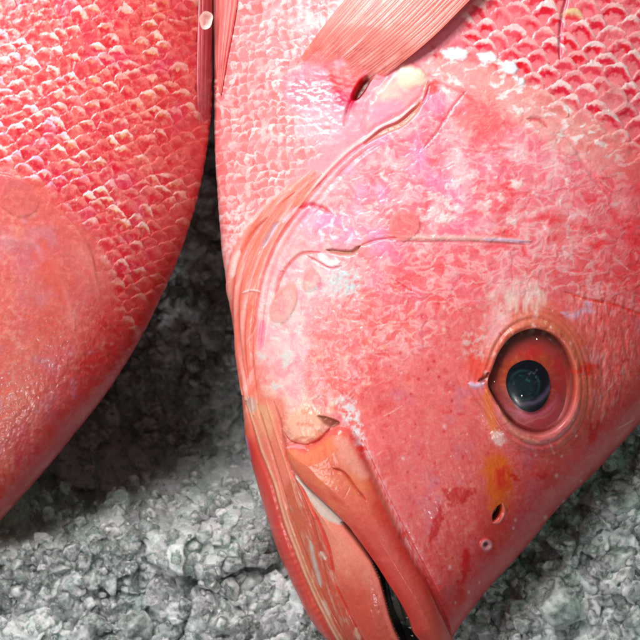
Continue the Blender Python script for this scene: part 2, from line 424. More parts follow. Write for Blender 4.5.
# flakes of silver tissue on the cheek
rng = random.Random(5)
for q in range(16):
    cx = rng.uniform(420, 520); cy = rng.uniform(150, 225); r = rng.uniform(3, 6.5)
    P = [(cx + r * (1 + .5 * rng.random()) * math.cos(t), cy + r * .55 * (1 + .8 * rng.random()) * math.sin(t)) for t in np.linspace(0, 6.28, 8)[:-1]]
    m = k.full(P, 2.6, 5, 5, seed=q); k.mix(lin(250, 236, 234), m * rng.uniform(.35, .7)); k.D += m * .5
for q in range(22):
    cx = rng.uniform(480, 640); cy = rng.uniform(140, 285); r = rng.uniform(4, 11)
    P = [(cx + r * (.6 + .8 * rng.random()) * math.cos(t), cy + r * .6 * (.6 + .8 * rng.random()) * math.sin(t)) for t in np.linspace(0, 6.28, 8)[:-1]]
    m = k.full(P, 4, 8, 8, seed=q + 40); k.mix(lin(226, 44, 46), m * rng.uniform(.25, .55))

# --- gill cover edge
edge = [(427, 82), (421, 98), (408, 110), (397, 119), (381, 126), (366, 138), (350, 149), (331, 167), (312, 189), (297, 208), (282, 228), (270, 250), (261, 276), (255, 305), (250, 340)]
leaf = [(421, 100), (418, 112), (404, 126), (386, 134), (366, 144), (368, 139), (382, 129), (398, 122), (410, 112)]
m = k.full(leaf, 1.5); k.mix(lin(196, 132, 104), m * .85); k.D -= m * 2.5
k.step(edge, 3.2, 24, 1.8, side=-1)
k.line(edge, 1.4, lin(252, 216, 206), .8, .8)
k.line([(x + 2.5, y + 3.5) for x, y in edge], 2, lin(214, 84, 90), .5, -1.2)
for off, c_, al in ((8, lin(250, 206, 210), .6), (12, lin(206, 70, 84), .55), (17, lin(248, 196, 206), .5)):
    k.line([(x + off * .8, y + off * .55) for x, y in edge[5:]], 1.5, c_, al * .65, .5 if al != .55 else -.6)
flap = k.full([(365, 130), (368, 105), (385, 85), (400, 66), (420, 68), (426, 84), (418, 100), (400, 114), (380, 124)], 4, 3)
k.mix(lin(240, 168, 168), flap * .7); k.D += flap * 2.2
k.mix(lin(236, 224, 200), k.full([(398, 72), (412, 66), (424, 72), (423, 84), (408, 88), (396, 84)], 4, 4) * .85); k.D += k.full([(400, 72), (412, 68), (422, 74), (420, 83), (408, 86)], 5) * 1.5
k.mix(lin(236, 206, 186), k.full([(378, 90), (392, 82), (398, 96), (384, 100)], 5, 5) * .6)
k.mix(lin(236, 140, 170), k.full([(370, 108), (390, 100), (404, 108), (388, 120), (372, 124)], 5, 4) * .6)

# --- gill membranes: long folds from the gill edge down the throat
mem = k.full([(312, 172), (285, 190), (258, 216), (238, 246), (229, 275), (226, 320), (232, 380), (240, 430), (262, 440), (258, 380), (256, 320), (262, 270), (285, 225), (312, 192)], 4, 3)
k.mix(lin(238, 142, 124), mem * .85)
k.mix(lin(250, 214, 208), mem * sstep(.0, .5, fbm(X * 1.8 + Y * .9, Y * .25, 10, 133, 3)) * .6); k.mix(lin(222, 116, 100), mem * sstep(.0, .5, fbm(X * 1.8 + Y * .9, Y * .25, 14, 131, 3)) * .7)
fold = [[(316, 172), (296, 190), (282, 206), (265, 230), (254, 252), (245, 278), (240, 311), (240, 350), (246, 400)],
        [(322, 174), (303, 194), (289, 214), (273, 238), (262, 262), (253, 290), (247, 325), (247, 365), (254, 415)],
        [(290, 190), (272, 205), (256, 226), (243, 250), (236, 278), (233, 311), (236, 350), (243, 395)],
        [(262, 215), (250, 228), (240, 242), (232, 260), (228, 285), (227, 315), (231, 350)]]
for i, fd in enumerate(fold):
    k.line(fd, (5, 3, 3, 2)[i], lin(236, 128, 112), .5, 1.5)
    k.line([(x + 5.5, y + 2.5) for x, y in fd], 1.6, lin(204, 92, 82), .5, -1.7)
    k.line([(x - 4.5, y - 2.5) for x, y in fd], 1.8, lin(248, 216, 210), .45, -.4)
k.line([(278, 222), (270, 236), (262, 247)], 2.4, lin(204, 196, 208), .9, -1.5)
k.line([(298, 206), (290, 214), (284, 222)], 1.8, lin(206, 200, 214), .8, -1)
k.line([(240, 250), (235, 262), (232, 278)], 2.4, lin(238, 226, 220), .8)
k.line([(243, 293), (252, 290), (262, 292)], 1, lin(250, 206, 200), .8, 1)
k.line([(264, 320), (261, 335), (260, 350)], 4, lin(240, 110, 150), .6)
# notch and slit at the corner of the preopercle
k.line([(300, 208), (310, 205), (322, 208), (332, 214)], 2.6, lin(214, 40, 60), .8, -2)
k.mix(MAG, k.full([(312, 214), (345, 212), (362, 232), (348, 246), (325, 244), (312, 232)], 12, 12) * sstep(-.4, .3, fbm(wx, wy, 12, 199, 4)) * .55)
k.mix(lin(255, 240, 250), k.full([(312, 214), (345, 212), (362, 232), (348, 246), (325, 244), (312, 232)], 8, 9) * sstep(.0, .4, fbm(wx, wy, 8, 198, 4)) * .7)
k.line([(318, 254), (330, 263), (340, 262)], 3.4, lin(246, 240, 240), .95, 1)
k.line([(326, 250), (340, 252), (352, 252), (360, 246)], 2.2, lin(150, 92, 58), .95, -3.5, taper=True)
k.line([(320, 252), (302, 254), (290, 264), (280, 280), (276, 300)], 1.5, lin(224, 96, 100), .7, -2)
k.line([(306, 255), (318, 262), (330, 268), (342, 266)], 1.1, lin(206, 60, 84), .8, -1.2)
# long pale scratch over the cheek
k.line([(360, 246), (378, 240), (400, 238)], 1.5, lin(220, 84, 90), .6, -1.5)
k.line([(398, 237), (430, 238), (470, 238), (505, 240), (532, 241)], 2.2, lin(222, 176, 166), .95, 1.1, wob=.1)
k.line([(400, 241), (430, 242), (470, 242), (530, 245)], 1.2, lin(206, 110, 116), .7, -.7)
k.line([(480, 239), (505, 240), (530, 242)], 1.4, lin(196, 176, 206), .8)
k.line([(565, 292), (590, 300), (615, 305), (650, 318)], 1.8, lin(222, 70, 54), .85, -1)
k.line([(560, 312), (572, 316), (584, 310), (596, 312)], 3, lin(216, 184, 204), .8)
k.line([(584, 302), (592, 306)], 3, lin(214, 190, 214), .8)
k.line([(395, 280), (405, 287), (414, 292)], .9, lin(214, 50, 50), .8, -.6)

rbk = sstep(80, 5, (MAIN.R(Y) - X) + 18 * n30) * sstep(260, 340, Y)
k.mix(lin(186, 38, 42), rbk * .6)  # redder back, forehead edge also darkened to paint in its shade
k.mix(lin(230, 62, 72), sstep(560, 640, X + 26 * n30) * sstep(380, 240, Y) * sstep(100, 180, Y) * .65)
# --- around the eye
EC = (531, 382)
EPTS = [(530, 329), (545, 331), (559, 340), (569, 356), (574, 376), (573, 398), (566, 416), (553, 429), (537, 434), (520, 429), (507, 418), (497, 403), (488, 384), (493, 366), (500, 350), (512, 336)]
EP = catmull(EPTS, 8, True)
EANG = np.arctan2(EP[:, 1] - EC[1], EP[:, 0] - EC[0]); ERAD = np.hypot(EP[:, 0] - EC[0], EP[:, 1] - EC[1])
o_ = np.argsort(EANG); EANG, ERAD = EANG[o_], ERAD[o_]
def erad(phi): return np.interp(phi, EANG, ERAD, period=2 * np.pi)
phi = np.arctan2(Y - EC[1], X - EC[0]); rr = np.hypot(X - EC[0], Y - EC[1]) / erad(phi)
k.mix(lin(222, 124, 84), sstep(1.75, 1.1, rr + .35 * n30) * sstep(-.7, .6, np.sin(phi * 1 + 2.6)) * .5)
k.mix(lin(196, 116, 92), sstep(1.38, 1.1, rr) * sstep(.2, -.6, np.sin(phi)) * .6)
k.mix(lin(236, 160, 166), sstep(1.3, 1.05, rr) * sstep(.1, .8, np.sin(phi)) * .6)
for r0, w0, dd in ((1.17, .035, -.7), (1.23, .03, .4), (1.32, .035, -.5), (1.43, .04, -.3)):
    g = np.exp(-((rr - r0 - .04 * np.sin(phi * 2 + r0 * 9)) / w0) ** 2); k.D += dd * g * (.6 + .5 * np.sin(phi * 1.5 + r0 * 20))
    if dd < 0: k.mix(lin(180, 76, 66), g * .4)
k.D += 1.1 * np.exp(-((rr - 1.08) / .06) ** 2) * (1 + 1.4 * fbm(X, Y, 16, 193, 3)) + 3.5 * sstep(1.7, 1.05, rr)
k.mix(lin(200, 96, 88), np.exp(-((rr - 1.05) / .05) ** 2) * (.6 + .6 * n12))
k.D -= 22 * sstep(1.02, .93, rr)
k.mix(lin(120, 40, 36), sstep(1.03, .98, rr))
wht = k.full([(492, 292), (520, 280), (548, 290), (544, 306), (528, 318), (500, 316)], 8, 9, 12)
k.mix(lin(240, 222, 212), wht * sstep(-.5, .5, fbm(X * 1.6, Y * .5, 9, 141, 4)) * .7)
k.mix(lin(226, 210, 206), k.full([(465, 330), (485, 325), (488, 345), (480, 365), (462, 352)], 8, 10, 12) * sstep(-.4, .6, n5 + n12) * .6)
k.mix(lin(244, 208, 214), k.full([(492, 312), (512, 312), (500, 335), (484, 350)], 6, 8) * .4)
k.mix(lin(222, 74, 60), k.full([(464, 360), (484, 358), (486, 380), (470, 378)], 6, 7) * .6)
k.line([(468, 383), (476, 385), (484, 382)], 2.4, lin(206, 186, 206), .9, 1)
k.line([(478, 381), (485, 378), (488, 372)], 2.2, lin(90, 40, 34), .8, -3)
k.line([(486, 388), (488, 404), (492, 424), (496, 440)], 4.5, lin(232, 130, 70), .75)
k.line([(497, 404), (508, 424), (520, 436), (540, 442)], 2.6, lin(230, 156, 130), .6, 1.2)
k.mix(lin(238, 196, 190), k.full([(492, 434), (500, 430), (504, 440), (498, 446)], 2.5, 3, 6) * .8)
k.mix(lin(216, 52, 40), k.full([(574, 370), (584, 362), (596, 366), (588, 376)], 4, 7, 7) * .8)
k.mix(lin(196, 36, 34), k.full([(590, 424), (602, 420), (598, 436), (588, 444)], 3, 5, 8) * .8)
stri = k.full([(566, 300), (620, 290), (640, 350), (610, 420), (585, 430), (582, 370)], 14, 8)
k.mix(lin(240, 170, 168), stri * sstep(.0, .5, fbm(X * 1.6 + Y * .3, Y * .5, 7, 145, 3)) * .45); k.D += stri * .8 * sstep(1.3, 1.5, rr) * fbm(X * 1.4, Y * .6, 8, 146, 3)
# orange patch, nostrils
k.mix(lin(228, 112, 44), k.full([(484, 458), (500, 452), (512, 466), (510, 492), (502, 512), (492, 512), (486, 488)], 8, 8) * .8)
k.mix(lin(214, 48, 24), k.full([(496, 470), (506, 468), (508, 484), (500, 492), (494, 480)], 4, 7, 8) * .7)
k.mix(lin(202, 60, 50), k.full([(478, 500), (492, 510), (508, 520), (504, 545), (482, 540)], 10, 10) * .4)
nos = [(501, 505), (502, 511), (499, 518), (494, 521), (493, 516), (496, 509)]
idx, m, d = k.poly(nos, .8); k.mix(lin(40, 8, 10), m, idx); k.D[idx] -= 9 * m
k.line([(503, 504), (504.5, 512), (500, 521), (493, 523)], 1.1, lin(240, 150, 140), .6, .8)
d = np.hypot(X - 486, (Y - 544.5)); k.mix(lin(216, 160, 166), sstep(6.5, 4.5, d) * .75); k.D += 1.6 * np.exp(-((d - 4.6) / 1.6) ** 2)
k.mix(lin(120, 66, 76), sstep(2.8, 1.6, d) * .9); k.D -= 2.4 * sstep(2.8, 1, d)
# blood stains on the muzzle
for q in ([(442, 490), (456, 486), (470, 490), (466, 503), (452, 505), (446, 500)], [(470, 487), (476, 489), (474, 494)], [(434, 516), (442, 505), (444, 518), (436, 534), (430, 545)], [(505, 470), (514, 474), (520, 478), (514, 480)], [(536, 472), (544, 476), (540, 482)], [(462, 560), (468, 548), (470, 566), (462, 584)], [(455, 588), (466, 592), (464, 602), (456, 600)]):
    k.mix(lin(198, 34, 34), k.full(q, 2, 5, 7) * .75)
k.mix(lin(170, 30, 34), k.full([(560, 500), (600, 455), (625, 440), (600, 480), (560, 520)], 9, 6) * .5)
rng = random.Random(8)
for q in range(150):
    cx = rng.uniform(380, 620); cy = rng.uniform(300, 610); r = rng.choice([.8, 1, 1.2, 1.6])
    i = np.nonzero((np.abs(X - cx) < 5) & (np.abs(Y - cy) < 5))[0]
    c_ = rng.choice([lin(190, 30, 30), lin(205, 50, 46), lin(240, 200, 196)])
    k.mix(c_, np.exp(-(np.hypot(X[i] - cx, (Y[i] - cy) * .8) / r) ** 2) * .75, i)
for q in range(34):  # little scratches
    cx = rng.uniform(330, 640); cy = rng.uniform(120, 600); a0 = rng.uniform(0, 3.14); l = rng.uniform(3, 13)
    k.line([(cx - l * math.cos(a0), cy - l * math.sin(a0)), (cx, cy + rng.uniform(-1, 1)), (cx + l * math.cos(a0), cy + l * math.sin(a0))], .7, rng.choice([lin(250, 214, 206), lin(208, 60, 60), lin(246, 190, 180)]), .35, rng.choice([.2, -.2]))

# --- lachrymal bone and jaws
tanb = [(287, 435), (291.5, 440), (304, 443.5), (315, 440), (324, 433), (329, 424), (324, 418), (312, 408), (296, 410), (284, 420)]
m = k.full(tanb, 7, 5, 9); k.mix(lin(240, 192, 164), m * .8); k.mix(lin(222, 106, 80), m * sstep(.05, .4, n12) * .5); k.D += 4 * m
k.mix(lin(226, 142, 122), k.full([(246, 395), (285, 400), (284, 440), (292, 470), (300, 500), (316, 560), (334, 640), (318, 628), (296, 560), (272, 500), (254, 440)], 6, 4) * .8)
jm = k.full([(296, 478), (306, 494), (313, 512), (321, 530), (329, 552), (334, 575), (339, 592), (350, 616), (364, 642), (374, 664), (352, 664), (334, 630), (316, 596), (302, 560), (290, 520), (284, 490)], 3, 2)
k.mix(lin(188, 100, 78), jm * .75); k.mix(lin(206, 176, 158), jm * sstep(.05, .5, fbm(X * 1.6 - Y * .6, (X * .5 + Y) * .3, 6, 195, 3)) * .5)
k.mix(lin(226, 190, 150), k.full([(250, 405), (268, 408), (272, 440), (262, 430)], 5, 6) * .5)
k.mix(lin(196, 178, 168), k.full([(246, 398), (254, 398), (256, 410), (250, 412)], 2, 2) * .7)
mx_poly = [(288, 446), (296, 444.5), (311, 445.5), (322, 439), (330, 431), (342, 427), (352, 434), (362, 450), (370, 467), (385, 501), (396, 525), (407, 548), (420, 572), (430, 590), (438, 608), (449, 632), (460, 660), (436, 668), (421, 642), (412, 631), (408, 618), (399.5, 601.5), (388, 583), (377, 565), (361.5, 542.5), (346, 523), (330, 507), (312, 490), (298, 474), (290, 460)]
idx, m, d = k.poly(mx_poly, 1.3)
dome = np.sqrt(np.clip(d, 0, 18) / 18)
k.D[idx] += m * (2.5 + 9 * dome)
k.mix(lin(212, 100, 90), m * .85, idx)
k.mix(lin(232, 150, 116), m * sstep(540, 450, Y[idx] + 14 * n12[idx]) * sstep(2, 7, d) * .55, idx)
k.mix(lin(232, 140, 106), m * sstep(-.05, .45, fbm(X[idx], Y[idx], 26, 151, 4)) * sstep(560, 470, Y[idx]) * .65, idx)
k.mix(lin(190, 46, 44), m * sstep(14, 3, d) * sstep(350, 372, X[idx]) * sstep(440, 460, Y[idx]) * .5, idx)
k.mix(lin(200, 58, 46), m * sstep(.05, .45, fbm(X[idx] * .6 - Y[idx] * .4, Y[idx] * .5, 16, 153, 4)) * .4, idx)
k.mix(lin(236, 116, 110), m * sstep(5, 1.5, d) * sstep(455, 440, Y[idx]) * .8, idx)
k.mix(lin(238, 176, 164), k.full([(338, 436), (350, 440), (362, 460), (368, 478), (356, 470), (344, 455)], 5, 6) * .6)
k.line([(351, 434), (360, 448), (366, 458)], 3.5, lin(222, 60, 60), .8)
k.line([(337, 466), (348, 472), (358, 486), (368, 498)], 1.6, lin(176, 46, 40), .8, -2)
k.line([(365, 452), (374, 474), (388, 506), (400, 532)], 2.0, lin(236, 170, 150), .5, .6)
# shallow trough where the snout skin meets the upper jaw
k.line([(354, 432), (370, 464), (386, 499), (398, 523), (410, 547), (423, 571), (432, 589), (441, 608), (451, 631)], 2.4, lin(176, 56, 52), .5, -2.2)
k.step([(356, 430), (373, 463), (389, 498), (401, 522), (413, 546), (426, 570), (435, 588), (444, 607)], 3.5, 20, 1.6, side=-1)
k.mix(lin(226, 236, 238), k.full([(338, 400), (352, 398), (360, 420), (366, 445), (374, 465), (366, 455), (352, 430), (344, 420)], 4, 5, 8) * sstep(-.4, .2, n5 + n12) * .75)
k.mix(lin(238, 188, 190), k.full([(366, 440), (376, 460), (396, 505), (420, 560), (412, 556), (388, 505), (370, 465)], 4, 3) * sstep(-.3, .3, fbm(X * 2, Y * .6, 6, 155, 2)) * .6)
k.mix(lin(140, 78, 62), k.full([(319, 416), (329, 418), (339, 423), (330, 427)], 1.3, 1) * .9); k.D -= k.full([(319, 416), (329, 418), (339, 423), (330, 427)], 1.5) * 4
k.line([(286, 434), (291.5, 441), (304, 445), (315, 442), (325, 435), (331, 427)], 1.3, lin(196, 76, 66), .7, -2)
k.line([(288, 447), (297, 445), (308, 447)], 1.1, lin(236, 170, 176), .8, .8)
k.line([(289, 450), (287, 455), (290, 464)], 1.3, lin(176, 70, 54), .6, -2)
# lower lip plate
lip_outer = [(294, 475), (304, 490), (311, 507), (319, 520), (329, 545), (333.5, 568), (338, 588), (350, 613), (364, 640), (376, 662)]
gapL = [(300, 478), (315, 497), (330, 512), (341, 522), (356, 540.5), (372, 562), (380, 579), (385.5, 599), (390, 616), (395, 630), (402, 644), (412, 664)]
plate = lip_outer + gapL[::-1]
idx, m, d = k.poly(plate, 1.2, smooth=False)
k.mix(lin(232, 156, 134), m * .85, idx); k.mix(lin(204, 82, 70), m * sstep(545, 600, Y[idx] + 14 * n12[idx]) * .8, idx)
k.D[idx] += m * (1.5 + 5 * np.sqrt(np.clip(d, 0, 16) / 16))
k.mix(lin(240, 140, 130), m * np.exp(-((d - 3) / 2.2) ** 2) * sstep(-1, 1, X[idx] - np.interp(Y[idx], [480, 520, 560, 600, 640], [306, 332, 352, 366, 384])) * .75, idx)
k.line(lip_outer, 1.7, lin(206, 66, 50), .85, -2.5)
k.line([(292, 472), (301, 488), (309, 506), (316, 519)], 1.5, lin(240, 128, 110), .7, 1.6)
k.mix(lin(206, 200, 188), k.full([(291, 463), (296, 470), (306, 483), (318, 496), (332, 510), (345, 524), (336, 522), (322, 512), (308, 494), (296, 478)], 1.3, 1) * .85)
k.line([(298, 474), (312, 490), (330, 507), (346, 523), (356, 535)], 1.0, lin(70, 34, 30), .9, -3)
# mouth opening
gapR = [(346, 523), (361.5, 542.5), (377, 565), (388, 583), (399.5, 601.5), (408, 618), (412, 631), (420, 642), (426, 655), (428, 664)]
gap = [(341, 522), (356, 541), (372, 562), (380, 579), (385.5, 599), (390, 616), (395, 630), (402, 644), (412, 664)][::-1] + gapR
idx, m, d = k.poly(gap, 1.0, smooth=False)
k.mix(lin(120, 60, 50), m, idx); k.mix(lin(26, 18, 16), m * sstep(548, 566, Y[idx]), idx)
k.D[idx] -= m * (3 + 26 * sstep(540, 590, Y[idx]) * sstep(0, 4, d))
k.mix(lin(112, 104, 92), k.full([(398, 606), (405, 612), (411, 628), (410, 640), (402, 634), (396, 620)], 2.5, 2) * .7)
# membrane streaks and silver marks on the lower jaw, ribbed red chin
chin = [(248, 404), (254, 424), (262.5, 452), (274, 481), (285, 520), (297, 553), (309, 583), (322, 610), (336, 636), (350, 656)]
idx, d, sg, t = k.curve(chin, 60)
left = (sg == 1)
mm = np.where(left, sstep(0, 3, d), 0) * sstep(420, 450, Y[idx])
k.mix(lin(200, 76, 70), mm * .85, idx)
rib = np.sin((t * 260 + d * .25)) * .5 + .5
rib = rib * np.clip(.5 + 1.2 * fbm(X[idx], Y[idx], 12, 191, 3), 0, 1)
k.mix(lin(236, 120, 96), mm * rib * .25 * sstep(500, 540, Y[idx]), idx)
k.D[idx] += mm * (2.2 * np.exp(-((d - 9) / 8) ** 2) + .22 * rib * sstep(500, 530, Y[idx]))
k.line(chin, 1.5, lin(232, 196, 168), .85, .5); k.line([(x - 2.4, y + 1.2) for x, y in chin], 1.6, lin(186, 84, 70), .5, -1.6)
k.line([(x + 4, y) for x, y in chin[3:]], .9, lin(224, 182, 150), .7, .6); k.line([(x + 8, y - 1) for x, y in chin[4:]], .8, lin(180, 90, 66), .6, -1)
k.line([(257, 404), (268, 440), (280, 480), (292, 520)], 1.2, lin(186, 96, 74), .6, -1.2)
k.line([(266, 400), (277, 436), (290, 476), (300, 510)], 1.3, lin(232, 160, 126), .5, .8)
k.line([(274, 402), (281, 425), (286, 452), (296, 480), (312, 520), (322, 560), (330, 590)], 1.5, lin(180, 82, 64), .6, -1.4)
k.line([(310, 540), (313, 556), (318, 576), (321, 588)], 2.2, lin(190, 196, 188), .75); k.line([(320, 552), (326, 560)], 2, lin(226, 214, 204), .8)
k.line([(330, 570), (340, 588)], 2.0, lin(216, 176, 156), .6); k.line([(322, 600), (330, 616)], 1.4, lin(220, 196, 180), .7); k.line([(355, 628), (360, 640)], 2, lin(226, 196, 170), .7)
k.mix(lin(188, 170, 208), k.full([(246, 436), (249, 440), (253, 458), (250, 456)], 1.5, 1) * .8)
# fin root: raw red flesh, pale skin with white glare painted on
k.mix(lin(226, 40, 44), k.full([(325, 66), (350, 68), (366, 78), (362, 96), (350, 104), (340, 96), (330, 82)], 5, 6) * .9)
k.mix(lin(212, 40, 92), k.full([(334, 92), (352, 92), (352, 110), (338, 108)], 5, 6) * .7)
pk = k.full([(352, 98), (360, 82), (374, 72), (368, 84), (358, 98)], 2, 1); k.mix(lin(110, 14, 18), pk); k.D -= 10 * pk
k.line([(353, 98), (349, 106), (346, 116), (344, 126)], 1.8, lin(206, 30, 70), .8, -2)
fl = k.full([(290, 84), (304, 78), (324, 82), (330, 96), (322, 106), (300, 108), (288, 100)], 6, 5)
k.mix(lin(252, 244, 242), fl * sstep(.05, .3, fbm(X + .5 * Y, Y * 2.6, 8, 187, 3)) * .9)
k.mix(lin(170, 110, 130), k.full([(330, 105), (345, 102), (350, 116), (336, 118)], 4, 5) * .5)
k.mix(lin(244, 196, 206), k.full([(300, 110), (335, 105), (350, 120), (330, 140), (300, 140)], 8, 10) * .5)
k.D += k.full([(290, 80), (330, 78), (345, 120), (320, 135), (292, 110)], 8) * (1.2 * fbm(X, Y * 1.5, 9, 161, 3))

def place(body, Xp, Yp, Zp, D, nr, nc):
    P = unproject(Xp, Yp, Zp).reshape(nr, nc, 3)
    du = np.roll(P, -1, 1) - np.roll(P, 1, 1); dv = np.gradient(P, axis=0)
    n = np.cross(du, dv); n /= np.linalg.norm(n, axis=-1, keepdims=True) + 1e-12
    return P, n
P, nrm = place(MAIN, X, Y, Z, k.D, nr, nc)
mid = nrm[nr // 2, 540]
if mid[2] < 0: nrm = -nrm
fadeD = sstep(666, 640, Y) * .8 + .2
side = sstep(-30, 6, Z)
Pd = (P.reshape(-1, 3) + nrm.reshape(-1, 3) * (k.D * fadeD * side)[:, None] * S)
fc = grid_faces(nr, nc, True)

fish = empty('red_fish', 430, 330, -90)
tag(fish, 'pink red fish lying head down on crushed ice, its eye and jaws in view', 'fish', 'red fish laid on crushed ice')
def with_caps(Pd, col, nr, nc):
    c0 = Pd[:nc].mean(0); c1 = Pd[-nc:].mean(0)
    V = np.vstack([Pd, c0, c1]); col = np.vstack([col, col[0], col[-1]]); n = nr * nc
    tri = [(i, (i + 1) % nc, n, n) for i in range(nc)] + [((nr - 1) * nc + (i + 1) % nc, (nr - 1) * nc + i, n + 1, n + 1) for i in range(nc)]
    return V, col, tri
def add_caps_mesh(name, Pd, col, nr, nc, fc, mat, parent):
    # close both ends by collapsing the end rings to a point
    Pd = Pd.reshape(nr, nc, 3).copy()
    Pd[0] = Pd[0].mean(0); Pd[-1] = Pd[-1].mean(0)
    return make_mesh(name, Pd.reshape(-1, 3), fc, mat, parent, col)
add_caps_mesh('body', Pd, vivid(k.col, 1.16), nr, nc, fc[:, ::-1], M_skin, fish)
del P, Pd, nrm

# ---- eye
def bz(px, py, body=MAIN): return body.z(np.asarray(px, float), np.asarray(py, float))
def make_eye(dx, body, parent, full=True):
    nR, nP = 90, 220
    r = np.linspace(0, 1, nR)[:, None] * np.ones((1, nP)); ph = np.linspace(-np.pi, np.pi, nP, endpoint=False)[None] * np.ones((nR, 1))
    def surf(scale, lift, domeh, pw=2):
        R_ = r * erad(ph) * scale
        ex = EC[0] + R_ * np.cos(ph); ey = EC[1] + R_ * np.sin(ph)
        cz = bz(EC[0] + dx, EC[1], body); gx = (bz(EC[0] + dx + 30, EC[1], body) - bz(EC[0] + dx - 30, EC[1], body)) / 60; gy = (bz(EC[0] + dx, EC[1] + 30, body) - bz(EC[0] + dx, EC[1] - 30, body)) / 60
        z = cz + gx * (ex - EC[0]) + gy * (ey - EC[1]) + lift + domeh * (1 - r ** pw)
        return ex, ey, z
    ex, ey, z = surf(1.04, -11, 9)
    x, y = ex.ravel(), ey.ravel(); rr_ = r.ravel()
    s = Skin(x, y, lin(184, 60, 60))
    PC = (528, 386)
    sw = fbm(x, y, 18, 201, 4); ph2 = np.arctan2(y - PC[1], x - PC[0]); rp = np.hypot(x - PC[0], y - PC[1])
    rad = fbm(ph2 * 14, rp * .22, 2.2, 205, 3)
    s.mix(lin(190, 80, 48), sstep(42, 24, rp + 8 * sw) * sstep(.3, -.7, np.sin(ph2 + .4)) * .85)
    s.mix(lin(206, 40, 40), sstep(.1, .6, sw + .4 * np.cos(ph2 + .8)) * .7)
    s.mix(lin(214, 70, 84), sstep(.4, .9, np.sin(ph2 + .3)) * sstep(20, 34, rp) * .8)
    s.mix(lin(232, 120, 60), sstep(.1, .5, rad) * .35 * sstep(42, 26, rp)); s.mix(lin(160, 30, 30), sstep(.1, .5, -rad) * .3)
    s.mix(lin(240, 120, 150), np.exp(-((rp - 30 + 5 * sw) / 2.2) ** 2) * sstep(.2, .8, np.sin(ph2 + .1)) * .6)
    s.mix(lin(232, 150, 140), np.exp(-((rp - 35 + 6 * sw) / 1.6) ** 2) * sstep(0, .8, np.sin(ph2 - .3)) * .5)
    s.mix(lin(118, 58, 50), sstep(.78, .98, rr_ + .12 * sw) * .7)
    s.mix(lin(96, 60, 54), sstep(.62, .95, rr_ - .25 * np.sin(ph.ravel()) - .18 + .1 * sw) * sstep(.1, -.5, np.sin(ph.ravel())) * .75)  # shadow over the upper iris, painted into its colour
    s.mix(lin(176, 150, 130), sstep(.82, .95, rr_) * sstep(-.2, -.7, np.sin(ph.ravel())) * sstep(.0, .4, fbm(x * 1.4, y * 1.4, 9, 207, 3)) * .6)
    # pupil outline sunk into the iris
    co = unproject(x + dx, y, z.ravel())
    f_ = grid_faces(nR, nP, True)
    eye = make_mesh('eye', co, f_[:, ::-1], M_iris, parent, s.col)
    # pupil
    pp = catmull([(528, 360), (539, 363), (547, 371.5), (550, 384), (548, 397), (542, 407), (533, 412), (523, 410), (514, 403), (508, 393), (506, 381), (509, 370), (517, 363)], 8, True)
    ang = np.arctan2(pp[:, 1] - PC[1], pp[:, 0] - PC[0]); rd = np.hypot(pp[:, 0] - PC[0], pp[:, 1] - PC[1]); oo = np.argsort(ang)
    nr2, np2 = 50, 120
    q = np.linspace(0, 1, nr2)[:, None] * np.ones((1, np2)); a = np.linspace(-np.pi, np.pi, np2, endpoint=False)[None] * np.ones((nr2, 1))
    Rr = q * np.interp(a, ang[oo], rd[oo], period=2 * np.pi)
    x = (PC[0] + Rr * np.cos(a)).ravel(); y = (PC[1] + Rr * np.sin(a)).ravel()
    cz = bz(EC[0] + dx, EC[1], body); gx = (bz(EC[0] + dx + 30, EC[1], body) - bz(EC[0] + dx - 30, EC[1], body)) / 60; gy = (bz(EC[0] + dx, EC[1] + 30, body) - bz(EC[0] + dx, EC[1] - 30, body)) / 60
    z = cz + gx * (x - EC[0]) + gy * (y - EC[1]) - 2.6 + 2.4 * (1 - q.ravel() ** 3)
    s = Skin(x, y, lin(10, 14, 24))
    rl = np.hypot((x - 524) / 1.05, y - 385)
    s.mix(lin(14, 44, 52), sstep(17, 5, rl) * .8)
    s.mix(lin(40, 84, 84), np.exp(-((rl - 14.5) / 1.2) ** 2) * .5 * sstep(-.5, .6, fbm(x, y, 9, 211, 2) + .3))
    s.mix(lin(120, 104, 136), np.exp(-((np.hypot(x - 520, y - 372) - 33 + 3 * fbm(x, y, 16, 213, 2)) / 2.6) ** 2) * .6)  # lavender arc: a reflection painted on the pupil
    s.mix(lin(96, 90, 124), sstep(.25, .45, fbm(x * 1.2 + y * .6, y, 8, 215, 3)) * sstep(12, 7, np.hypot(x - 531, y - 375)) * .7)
    s.mix(lin(30, 120, 100), sstep(.2, .5, fbm(x, y, 6, 217, 3)) * sstep(12, 8, rl) * .7)
    pu = make_mesh('pupil', unproject(x + dx, y, z), grid_faces(nr2, np2, True)[:, ::-1], M_iris, eye, s.col)
    ex, ey, z = surf(1.03, -9, 15, 2.2)
    cn = make_mesh('cornea', unproject(ex.ravel() + dx, ey.ravel(), z.ravel()), f_[:, ::-1], M_cornea, eye)
    return eye
make_eye(0, MAIN, fish)

